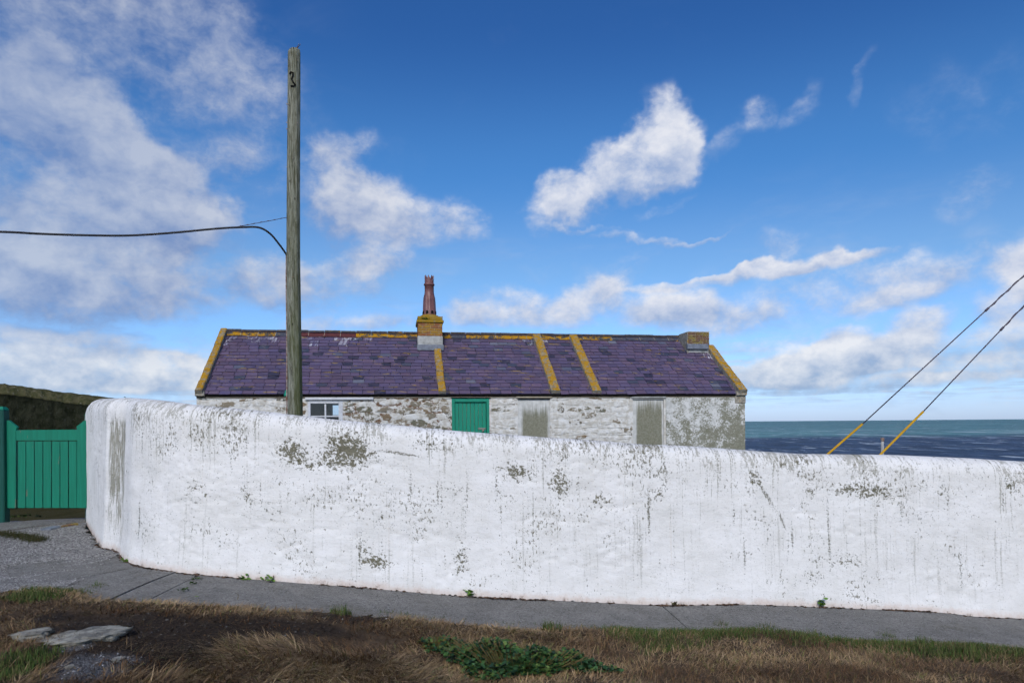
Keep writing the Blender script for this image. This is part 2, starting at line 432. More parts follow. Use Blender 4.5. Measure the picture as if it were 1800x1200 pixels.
def green_paint(name, c0, c1, worn=.30):
    m, t = new_mat(name, .5, .35)
    o = t.obj()
    st = t.mapping(o, scale=(30, 30, 2.0))
    n = t.noise(st, 1.0, 6, .6)
    c = t.mix(t.rng(n, .3, .7), c0, c1)
    wn = t.rng(t.math('ADD', t.noise(t.mapping(o, scale=(9, 9, 2)), 1.2, 7, .7), t.math('MULTIPLY', t.noise(o, 60, 3), .12)), .82 - worn * .3, .86 - worn * .3)
    c = t.mix(t.math('MULTIPLY', wn, .75), c, (.20, .15, .11))
    t.put(t.p.inputs['Base Color'], c)
    bump(t, t.math('SUBTRACT', n, t.math('MULTIPLY', wn, .6)), .25, .003)
    return m
MAT['green'] = green_paint('green_gate_paint', (.003, .150, .088), (.004, .185, .110), .38)
MAT['green_dark'] = green_paint('dark_green_paint', (.004, .055, .040), (.006, .075, .056), .3)
MAT['green_door'] = green_paint('green_door_paint', (.004, .25, .155), (.004, .20, .125), .25)

def slate_mat():
    m, t = new_mat('slate', .55, .42)
    o = t.pos()
    tint = t.attr('tint', 'Color'); ga = t.attr('tint', 'Alpha')
    n = t.noise(t.mapping(o, scale=(1, 1, 3)), 11, 6, .65)
    c = t.mix(t.rng(n, .3, .7, 0, .45), tint, (.125, .105, .150))
    # lichen flecks and pale scrapes
    lf = t.rng(t.math('ADD', t.noise(t.mapping(o, scale=(.35, 1, 2.6)), 6.5, 5, .7), t.math('MULTIPLY', t.noise(o, 50, 3), .10)), .665, .69)
    c = t.mix(t.math('MULTIPLY', lf, .85), c, (.36, .24, .03))
    ps = t.rng(t.noise(t.mapping(o, scale=(.22, 1, 4.5)), 9, 4, .7), .62, .66)
    c = t.mix(t.math('MULTIPLY', ps, .55), c, (.27, .25, .23))
    gu = t.noise(t.mapping(o, scale=(8.0, 1.6, 1.6)), 1.6, 5, .72, .8)
    gf = t.math('MULTIPLY', t.rng(gu, .48, .64), ga)
    c = t.mix(gf, c, (.62, .62, .66))
    t.put(t.p.inputs['Base Color'], c)
    bump(t, t.noise(o, 60, 6, .65), .30, .004)
    t.put(t.p.inputs['Roughness'], t.rng(n, .3, .7, .42, .68))
    return m
MAT['slate'] = slate_mat()

def stone_mat(name, washed):
    m, t = new_mat(name, .9, .2)
    o = t.pos(); r = t.rand()
    rp = t.node('ShaderNodeValToRGB'); e = rp.color_ramp; e.interpolation = 'CONSTANT'
    cols = [(0, (.115, .125, .088)), (.2, (.165, .165, .122)), (.36, (.20, .145, .085)), (.5, (.145, .075, .042)), (.6, (.215, .195, .145)), (.76, (.085, .085, .066)), (.88, (.25, .215, .155))]
    e.elements[0].color = (*cols[0][1], 1); e.elements[1].position = cols[1][0]; e.elements[1].color = (*cols[1][1], 1)
    for p_, c_ in cols[2:]:
        k = e.elements.new(p_); k.color = (*c_, 1)
    t.put(rp.inputs[0], r)
    n = t.noise(t.mapping(o, scale=(1, 1, 2.2)), 18, 6, .68)
    base = t.mix(t.rng(n, .38, .66, 0, .75), rp.outputs[0], (.26, .205, .145))
    wash_n = t.math('ADD', t.noise(t.mapping(o, scale=(1, 1, 1.7)), 6.5, 7, .62), t.math('MULTIPLY', t.math('SUBTRACT', t.noise(o, 42, 4, .65), .5), .28))
    th = 1.0 - washed
    f = t.rng(wash_n, th - .025, th + .03)
    wc = t.mix(t.rng(t.noise(o, 9, 5, .6), .35, .65), (.70, .69, .66), (.52, .49, .43))
    t.put(t.p.inputs['Base Color'], t.mix(f, base, wc))
    bump(t, t.math('ADD', t.noise(o, 48, 5, .7), t.math('MULTIPLY', t.noise(o, 14, 3, .6), .8)), .7, .016)
    return m
MAT['stone_bare'] = stone_mat('rubble_stone_bare', .44)
MAT['stone_part'] = stone_mat('rubble_stone_part_washed', .50)
MAT['stone_washed'] = stone_mat('rubble_stone_washed', .66)
MAT['stone_mortar'] = stone_mat('rubble_mortar', .53)

def algae_render(name, streak, dark_from):
    """whitewashed cement render with grey-green algae"""
    m, t = new_mat(name, .92, .15)
    o = t.pos(); v = t.attr('pan')       # pan: 0..1 across, 0..1 down from the top
    px, py, _ = t.sep(v)
    white = t.mix(t.rng(t.noise(o, 6, 6, .6), .35, .65), (.64, .635, .61), (.50, .50, .475))
    olive = t.mix(t.rng(t.noise(o, 22, 5, .65), .35, .65), (.145, .145, .090), (.225, .215, .155))
    if streak:
        n = t.noise(t.mapping(o, scale=(24, 24, .9)), 1.0, 5, .7)
        edge = t.math('MULTIPLY', t.rng(px, .04, .22), t.rng(px, 1.02, .86))
        k = t.math('ADD', t.math('MULTIPLY', t.rng(py, dark_from - .18, dark_from + .34), edge), t.math('MULTIPLY', t.math('SUBTRACT', n, .5), 1.7))
        f = t.rng(k, -.05, .85)
        f = t.math('MULTIPLY', f, .92)
    else:
        n = t.math('ADD', t.noise(o, 3.0, 5, .62), t.math('MULTIPLY', t.math('SUBTRACT', t.noise(o, 24, 5, .72), .5), 1.1))
        k = t.math('ADD', n, t.math('ADD', t.math('MULTIPLY', px, .16), t.math('MULTIPLY', t.rng(py, 0.0, .5), .16)))
        f = t.math('MULTIPLY', t.rng(k, .50, .74), .9)
    t.put(t.p.inputs['Base Color'], t.mix(f, white, olive))
    bump(t, t.noise(o, 34, 6, .65), .5, .008)
    return m
MAT['panel'] = algae_render('blocked_opening_render', True, .24)
MAT['panel2'] = algae_render('blocked_opening_render_dark', True, .06)
MAT['render'] = algae_render('algae_render', False, 0)

def wood_pole_mat():
    m, t = new_mat('weathered_pole_wood', .9, .15)
    o = t.obj()
    g = t.noise(t.mapping(o, scale=(22, 22, 2.2)), 1.6, 5, .72, .5)
    fine = t.noise(t.mapping(o, scale=(90, 90, 3)), 1.0, 4, .6)
    x, y, z = t.sep(o)
    c = t.mix(t.rng(g, .36, .62), (.090, .090, .058), (.29, .29, .23))
    c = t.mix(t.rng(fine, .54, .66, 0, .6), c, (.045, .042, .028))
    crk = t.rng(t.noise(t.mapping(o, scale=(48, 48, .9)), 1.0, 4, .7, .3), .40, .34)
    c = t.mix(t.math('MULTIPLY', crk, .85), c, (.020, .019, .013))
    low = t.rng(z, 1.0, 6.4, .75, .15)
    al = t.math('MULTIPLY', t.rng(t.math('ADD', t.noise(t.mapping(o, scale=(5, 5, .7)), 1.5, 5, .6), t.math('MULTIPLY', x, 1.7)), .40, .66), low)
    c = t.mix(al, c, (.066, .078, .020))
    li = t.rng(t.noise(o, 13, 5, .65), .735, .76)
    c = t.mix(t.math('MULTIPLY', li, .8), c, (.33, .20, .03))
    kn = t.rng(t.voronoi(t.mapping(o, scale=(9, 9, 3.2)), 1.0), .06, .11, 1, 0)
    c = t.mix(t.math('MULTIPLY', kn, .85), c, (.022, .020, .014))
    t.put(t.p.inputs['Base Color'], c)
    bump(t, t.math('ADD', g, t.math('MULTIPLY', fine, .6)), .9, .012)
    return m
MAT['pole'] = wood_pole_mat()

# ------------------------------------------------------------------ the white wall: plan, crest and foot
#   photo px, foot y, crest y, depth of the foot
WALL_FOOT = [(150, 916, 10.2), (166, 939, 9.36), (181, 958, 8.76), (188, 962, 8.66), (209, 967, 8.50), (217, 975, 8.32), (227, 985, 8.05), (242, 991, 7.90), (276, 998, 7.70), (350, 1008, 7.50),
             (490, 1020, 7.52), (640, 1031, 7.57), (817, 1046, 7.64), (973, 1053, 7.72), (1140, 1061, 7.81), (1250, 1061, 7.87), (1300, 1060, 7.90), (1443, 1065, 7.98),
             (1633, 1073, 8.09), (1715, 1082, 8.14), (1800, 1085, 8.19), (2000, 1094, 8.32), (2250, 1106, 8.50), (2600, 1120, 8.8)]
WALL_TOP = [(150, 702), (195, 700), (230, 699), (270, 702), (345, 711.5), (420, 718), (500, 727), (560, 734), (620, 740), (700, 747), (800, 757), (900, 764),
            (970, 769), (1050, 774), (1110, 780), (1200, 783), (1260, 787), (1300, 790), (1400, 797), (1480, 798), (1560, 799), (1650, 803), (1720, 806), (1800, 811), (2000, 822), (2600, 850)]
_pp = np.array([p[0] for p in WALL_FOOT], float)
foot3 = np.array([W(p, y, d)[:] for p, y, d in WALL_FOOT])
def catmull(P, n):
    out = []
    for i in range(len(P) - 1):
        p0 = P[max(i - 1, 0)]; p1 = P[i]; p2 = P[i + 1]; p3 = P[min(i + 2, len(P) - 1)]
        for k in range(n):
            t = k / n
            out.append(.5 * ((2 * p1) + (p2 - p0) * t + (2 * p0 - 5 * p1 + 4 * p2 - p3) * t * t + (3 * p1 - p0 - 3 * p2 + p3) * t ** 3))
    out.append(P[-1]); return np.array(out)
_raw = catmull(foot3, 24)
_s = np.concatenate([[0], np.cumsum(np.linalg.norm(np.diff(_raw[:, :2], axis=0), axis=1))])
WLEN = _s[-1]
STEP = .028
SS = np.arange(0, WLEN, STEP)
FOOT = np.stack([np.interp(SS, _s, _raw[:, k]) for k in range(3)], 1)
def px_of(P):   # photo px of world points
    return CX + F * P[:, 0] / P[:, 1]
FPX = px_of(FOOT)
TH = .46
TAN = np.gradient(FOOT[:, :2], axis=0); TAN /= np.linalg.norm(TAN, axis=1)[:, None]
for _ in range(6): TAN[1:-1] = (TAN[:-2] + TAN[1:-1] + TAN[2:]) / 3
TAN /= np.linalg.norm(TAN, axis=1)[:, None]
_w = 31; TAN = np.stack([np.convolve(np.pad(TAN[:, k], _w // 2, mode='edge'), np.ones(_w) / _w, 'valid') for k in (0, 1)], 1)
TAN /= np.linalg.norm(TAN, axis=1)[:, None]
NRM = np.stack([-TAN[:, 1], TAN[:, 0]], 1)      # away from the camera side (back)
crest_xy = FOOT[:, :2] + NRM * TH * .5
cu = CX + F * crest_xy[:, 0] / crest_xy[:, 1]
cy = np.interp(cu, [p[0] for p in WALL_TOP], [p[1] for p in WALL_TOP])
TOPZ = EYE + ((HY - cy) / F - ROLL * (cu - CX) / F) * crest_xy[:, 1]
_sm = np.convolve(np.pad(TOPZ, 6, mode='edge'), np.ones(13) / 13, 'valid'); TOPZ = _sm
# the end by the gate drops in a quarter round
TOPZ = TOPZ - .10 * np.clip(1 - SS / .35, 0, 1) ** 2.2
def wall_u(px): return float(np.interp(px, np.maximum.accumulate(FPX), SS)) if px > FPX.min() else 0.0
def wall_uv(px, py):
    u = wall_u(px); i = min(int(u / STEP), len(SS) - 1); d = FOOT[i, 1]
    z = EYE + ((HY - py) / F - ROLL * (px - CX) / F) * d
    return u, z - FOOT[i, 2], d
def foot_near(x, y):
    P = np.stack([np.ravel(x), np.ravel(y)], 1); best = np.full(len(P), 1e9); zi = np.zeros(len(P)); sgn = np.zeros(len(P)); us = np.zeros(len(P))
    idx = np.arange(0, len(SS), 6)
    for c in range(0, len(P), 20000):
        q = P[c:c + 20000]
        d = (q[:, None, 0] - FOOT[None, idx, 0]) ** 2 + (q[:, None, 1] - FOOT[None, idx, 1]) ** 2
        j = d.argmin(1); k = idx[j]
        best[c:c + 20000] = np.sqrt(d[np.arange(len(q)), j]); zi[c:c + 20000] = FOOT[k, 2]; us[c:c + 20000] = SS[k]
        sgn[c:c + 20000] = np.sign(((q - FOOT[k, :2]) * NRM[k]).sum(1))
    return best, zi, sgn, us

# ground height: level with the foot of the wall, rising a little towards the camera
def ground_z(x, y, rough=True):
    x = np.asarray(x, float); y = np.asarray(y, float); shp = np.broadcast(x, y).shape
    x = np.broadcast_to(x, shp).ravel(); y = np.broadcast_to(y, shp).ravel()
    d, z, s, _ = foot_near(x, y)
    d = np.where(s > 0, 0, d)
    h = z + np.minimum(np.maximum(d - 1.1, 0), 4.0) * .022
    if rough:
        k = np.clip((EDGE_Y(x) + .05 - y) / .45, 0, 1) * (s < 0)
        h = h + k * (.05 + .10 * fbm(x * .9, y * .9, 3, 5) + .05 * fbm(x * 3.2, y * 3.2, 3, 9))
        h = h - .055 * (1 - k)          # bed under the paving
    return h.reshape(shp)

EDGE_PX = [(-300, 1040), (0, 1039), (100, 1035), (160, 1036), (195, 1046), (310, 1053), (420, 1059), (540, 1066), (700, 1077), (800, 1087), (900, 1092), (1000, 1097), (1100, 1101), (1300, 1102), (1400, 1112), (1500, 1121), (1650, 1128), (1800, 1139), (2100, 1156)]
def plane_pt(px, py, zfun):
    z = -1.8
    for _ in range(12):
        v = (HY - py) / F - ROLL * (px - CX) / F
        d = z / v; x = ((px - CX) / F + ROLL * (HY - py) / F) * d
        z = float(zfun(x, d)) - EYE
    return x, d, z + EYE
_e = np.array([plane_pt(p, y, lambda x, d: ground_z(np.array([x]), np.array([d]), False)[0]) for p, y in EDGE_PX])
def EDGE_Y(x): return np.interp(x, _e[:, 0], _e[:, 1])
def G(px, py):
    return plane_pt(px, py, lambda x, d: ground_z(np.array([x]), np.array([d]), True)[0])

# ------------------------------------------------------------------ ground, sea
def ground_mat():
    m, t = new_mat('turf_and_soil', .95, .15)
    o = t.pos(); k = t.attr('tint', 'Color'); r, g, b = t.sep(k)
    dry = t.mix(t.rng(t.noise(o, 7, 5, .65), .3, .7), (.125, .085, .052), (.060, .040, .025))
    soil = t.mix(t.rng(t.noise(o, 30, 5, .7), .35, .7), (.020, .014, .010), (.052, .036, .025))
    grav = t.mix(t.rng(t.noise(o, 90, 3, .7), .42, .62), (.045, .043, .043), (.20, .20, .205))
    grn = t.mix(t.rng(t.noise(o, 20, 5, .65), .3, .7), (.030, .042, .012), (.055, .050, .020))
    c = t.mix(r, dry, soil); c = t.mix(g, c, grn); c = t.mix(b, c, grav)
    t.put(t.p.inputs['Base Color'], c)
    bump(t, t.math('ADD', t.noise(o, 26, 6, .7), t.math('MULTIPLY', t.noise(o, 110, 3, .6), .4)), .8, .03)
    return m
MAT['ground'] = ground_mat()

def region_masks(x, y):
    """soil, green, gravel weights on the verge, from places on the ground"""
    def blob(px, py, rx, ry):
        bx, by, _ = G(px, py); ex, _, _ = G(px + rx, py); _, ey, _ = G(px, py + ry)
        return ((x - bx) / max(abs(ex - bx), .05)) ** 2 + ((y - by) / max(abs(ey - by), .05)) ** 2
    nz = fbm(x * 2.5, y * 2.5, 4, 21) * 1.5
    soil = np.zeros_like(x)
    for b in ((230, 1110, 150, 26), (330, 1095, 190, 18), (480, 1100, 130, 12), (250, 1150, 130, 28), (90, 1085, 40, 10), (620, 1085, 60, 12), (330, 1130, 60, 20)):
        soil = np.maximum(soil, np.clip(1.75 - blob(*b) - nz * 1.3, 0, 1))
    grav = np.zeros_like(x)
    for b in ((150, 1175, 70, 32), (120, 1135, 50, 10), (215, 1160, 40, 10)):
        grav = np.maximum(grav, np.clip(1.3 - blob(*b) - nz, 0, 1))
    green = np.zeros_like(x)
    for b in ((25, 1175, 50, 40), (70, 1155, 30, 16), (60, 1050, 60, 10), (130, 1042, 60, 6)):
        green = np.maximum(green, np.clip(1.3 - blob(*b) - nz, 0, 1))
    ed = EDGE_Y(x) - y
    xr = G(1040, 1110)[0]
    green = np.maximum(green, np.clip((x - xr) / .5, 0, 1) * np.clip(1.25 - ed / (.66 + .25 * fbm(x * 1.3, y * 0 + 3, 2, 33)) - nz * .6, 0, 1))
    xm = G(600, 1075)[0]
    green = np.maximum(green, .55 * np.clip((x - xm) / .3, 0, 1) * np.clip(1.0 - ed / .12 - nz, 0, 1))
    return soil, green, grav

def build_ground():
    xs = np.unique(np.concatenate([np.linspace(-60, -9, 14), np.arange(-9, 12, .06), np.linspace(12, 60, 14)]))
    ys = np.unique(np.concatenate([np.linspace(-30, 3, 12), np.arange(3, 9.2, .06), np.linspace(9.2, 26, 22), [26.5, 28, 31, 36]]))
    X, Y = np.meshgrid(xs, ys); x = X.ravel(); y = Y.ravel()
    Z = ground_z(x, y)
    back = y > 9.2
    Z = np.where(back, Z - .12, Z)
    # the land breaks off to the sea behind the cottage and far to each side
    drop = np.clip((y - 26.2) / 9.0, 0, 1) + np.clip((np.abs(x) - 40) / 20, 0, 1)
    Z = Z - 34 * np.clip(drop, 0, 1)
    V = np.stack([x, y, Z], 1)
    nx, ny = len(xs), len(ys)
    i = np.arange(nx * ny).reshape(ny, nx)
    T = np.stack([i[:-1, :-1].ravel(), i[:-1, 1:].ravel(), i[1:, 1:].ravel(), i[1:, :-1].ravel()], 1)
    s, g, b = region_masks(x, y)
    far = (y > 9.2)
    g = np.where(far, .8, g)
    tint = np.stack([s, g, b, np.ones_like(s)], 1)
    o = fast_mesh('ground', V, T, MAT['ground'], tint=tint, smooth=True)
    tag(o, kind='structure')
build_ground()

def sea_mat():
    m, t = new_mat('sea_water', .45, .03)
    o = t.pos(); x, y, z = t.sep(o)
    # sun and cloud shadow painted into the colour: dark near water, turquoise lit band beyond
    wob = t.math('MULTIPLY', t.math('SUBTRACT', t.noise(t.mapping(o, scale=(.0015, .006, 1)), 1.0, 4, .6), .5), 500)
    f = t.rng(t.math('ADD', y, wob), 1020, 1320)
    far2 = t.math('MULTIPLY', t.rng(t.noise(t.mapping(o, scale=(.00025, .0012, 1)), 1.0, 4, .6), .44, .62), t.rng(y, 1500, 3000))
    rip = t.noise(t.mapping(o, scale=(.05, .016, 1)), 1.0, 5, .70, .5)
    chop = t.noise(t.mapping(o, scale=(.25, .08, 1)), 1.0, 4, .6)
    cloud_shaded = t.mix(t.rng(t.math('ADD', rip, t.math('MULTIPLY', t.math('SUBTRACT', chop, .5), .3)), .38, .62), (.007, .016, .042), (.040, .068, .128))
    sunlit = t.mix(t.rng(t.noise(t.mapping(o, scale=(.008, .0032, 1)), 1.0, 5, .68), .36, .64), (.060, .160, .170), (.110, .255, .245))
    c = t.mix(f, cloud_shaded, sunlit)
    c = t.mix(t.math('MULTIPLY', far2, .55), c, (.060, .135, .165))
    # breaking crests
    cap = t.noise(t.mapping(o, scale=(.060, .012, 1)), 1.0, 5, .72, .4)
    gate = t.rng(t.noise(t.mapping(o, scale=(.004, .004, 1)), 1.0, 3, .6), .40, .60, .25, 1)
    vq = t.node('ShaderNodeTexVoronoi'); vq.inputs['Scale'].default_value = 1.0
    t.put(vq.inputs['Vector'], t.vmath('ADD', t.mapping(o, scale=(.030, .011, 0)), t.vmath('SCALE', t.noise(t.mapping(o, scale=(.09, .03, 0)), 1.0, 3, .6, color=True), .30)))
    spot = t.math('MULTIPLY', t.rng(vq.outputs['Distance'], .20, .07), t.math('GREATER_THAN', t.sep(vq.outputs['Color'])[0], .55))
    wc = t.math('MAXIMUM', t.math('MULTIPLY', t.rng(cap, .575, .62), gate), t.math('MULTIPLY', spot, t.rng(cap, .36, .50)))
    cap2 = t.math('MULTIPLY', t.rng(t.noise(t.mapping(o, scale=(.022, .0028, 1)), 1.0, 5, .74, .3), .575, .61), t.math('MULTIPLY', t.rng(y, 900, 1150), t.rng(y, 2600, 1500)))
    wc = t.math('MAXIMUM', wc, cap2)
    c = t.mix(t.math('MULTIPLY', wc, .85), c, (.58, .63, .66))
    t.put(t.p.inputs['Base Color'], c)
    bump(t, t.math('ADD', rip, t.math('MULTIPLY', chop, .35)), .6, 2.0)
    return m
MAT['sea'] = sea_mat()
SEA_Z = EYE - 27.0
def build_sea():
    ys = np.array([-300, 0, 60, 150, 300, 600, 1200, 2500, 5000, 12000, 30000, 90000.])
    V = []; 
    for y in ys:
        w = max(1500, abs(y) * 1.6)
        for k in range(9): V.append((-w + 2 * w * k / 8, y, SEA_Z))
    n = 9; T = [(i * n + k, i * n + k + 1, (i + 1) * n + k + 1, (i + 1) * n + k) for i in range(len(ys) - 1) for k in range(n - 1)]
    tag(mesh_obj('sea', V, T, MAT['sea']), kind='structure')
build_sea()

# ------------------------------------------------------------------ path and apron
def concrete_mat():
    m, t = new_mat('path_concrete', .93, .2)
    o = t.pos()
    n = t.noise(o, 3.2, 5, .66); fine = t.noise(o, 85, 3, .7); mid = t.noise(o, 30, 5, .7)
    c = t.mix(t.rng(n, .3, .7), (.155, .148, .134), (.230, .220, .200))
    c = t.mix(t.rng(mid, .48, .64, 0, .75), c, (.075, .072, .066))
    c = t.mix(t.rng(fine, .54, .64, 0, .6), c, (.36, .36, .36))
    c = t.mix(t.rng(fine, .45, .36, 0, .7), c, (.05, .05, .048))
    c = t.mix(t.rng(t.noise(o, 1.7, 5, .6), .56, .72, 0, .5), c, (.105, .098, .075))
    t.put(t.p.inputs['Base Color'], c)
    bump(t, t.math('ADD', fine, mid), .6, .006)
    return m
MAT['concrete'] = concrete_mat()
def apron_mat():
    m, t = new_mat('chippings_apron', .95, .2)
    o = t.pos()
    v = t.voronoi(o, 80, out='Color'); vs = t.sep(v)[0]
    c = t.mix(t.rng(vs, .1, .95), (.085, .081, .076), (.40, .385, .365))
    c = t.mix(t.rng(t.noise(o, 4, 5, .6), .45, .7, 0, .6), c, (.14, .137, .13))
    t.put(t.p.inputs['Base Color'], c)
    bump(t, t.math('ADD', t.voronoi(o, 80), t.noise(o, 20, 4)), .8, .009)
    return m
MAT['apron'] = apron_mat()

path = empty('path', (0, 0, 0)); tag(path, kind='structure')
def slab(i0, i1, k0=0.0, width=None, skew0=0.0, skew1=0.0, zoff=0.0):
    """a piece of path between two wall stations; the joints may run askew"""
    n = max(3, int((SS[i1] - SS[i0]) / .25)); V = []; Fc = []
    m = 5
    for a in range(n + 1):
        f = a / n
        for b in range(m + 1):
            g = b / m
            s = SS[i0] + (SS[i1] - .015 - SS[i0]) * f + (skew0 * (1 - f) + skew1 * f) * g
            P = np.array([np.interp(s, SS, FOOT[:, k]) for k in range(3)]); N = np.array([np.interp(s, SS, NRM[:, k]) for k in range(2)])
            x, y = P[0] + N[0] * .10, P[1] + N[1] * .10
            w = np.interp(x, [-5, -4, 20], [1.2, 1.32, 1.32]) if width is None else width
            dx, dy = -N[0] * w * g, -N[1] * w * g
            z = P[2] + zoff + .012 * fbm(np.array([(x + dx) * .8]), np.array([(y + dy) * .8]), 2, 3)[0] + .0 * g
            V.append((x + dx, y + dy, z))
    nb = len(V)
    for a in range(n):
        for b in range(m):
            q = a * (m + 1) + b; Fc.append((q, q + 1, q + m + 2, q + m + 1))
    # skirts
    rim = [a * (m + 1) for a in range(n + 1)] + [n * (m + 1) + b for b in range(1, m + 1)] + [a * (m + 1) + m for a in range(n - 1, -1, -1)] + [b for b in range(m - 1, 0, -1)]
    low = []
    for r in rim:
        x, y, z = V[r]; low.append(len(V)); V.append((x, y, z - .07))
    for i in range(len(rim)):
        j = (i + 1) % len(rim); Fc.append((rim[j], rim[i], low[i], low[j]))
    mesh_obj('slab', V, Fc, MAT['concrete'], path)
def st(px): return int(np.argmin(np.abs(FPX - px)))
GAP = 1
# joints read off the photo: (where they meet the wall, skew towards the grass)
joints = [(205, -.10), (250, .10), (276, .16), (311, .20), (352, .10), (1160, 0.0), (2050, 0.0), (2590, 0.0)]
for (pa, sa), (pb, sb) in zip(joints[:-1], joints[1:]):
    slab(st(pa), st(pb), skew0=sa, skew1=sb, zoff=random.uniform(-.006, .004))

def apron():
    # chippings between path, gate and verge
    L = []
    xs = np.arange(-9.2, -3.6, .08); ys = np.arange(5.9, 10.35, .08)
    X, Y = np.meshgrid(xs, ys); x = X.ravel(); y = Y.ravel()
    d, z, s, u = foot_near(x, y)
    Z = ground_z(x, y, False) + .004 + .03 * fbm(x * 1.2, y * 1.2, 3, 71)
    nx, ny = len(xs), len(ys); i = np.arange(nx * ny).reshape(ny, nx)
    T = np.stack([i[:-1, :-1].ravel(), i[:-1, 1:].ravel(), i[1:, 1:].ravel(), i[1:, :-1].ravel()], 1)
    # keep what lies left of the slabs and in front of the wall
    lim = np.interp(y, [5.9, 6.6, 8.0], [-4.02, -4.30, -4.75])
    ok = (s < 0) & (x < lim) & (y > EDGE_Y(x) - .12)
    ok |= (x < -6.2) & (y > 8.5)
    ok[(x > -6.0) & (y > 9.9)] = False
    T = T[ok[T].all(1)]
    used = np.unique(T); rm = -np.ones(len(x), int); rm[used] = np.arange(len(used))
    V = np.stack([x, y, Z], 1)[used]
    o = fast_mesh('gravel_apron', V, rm[T], MAT['apron'], smooth=True); tag(o, kind='structure')
apron()

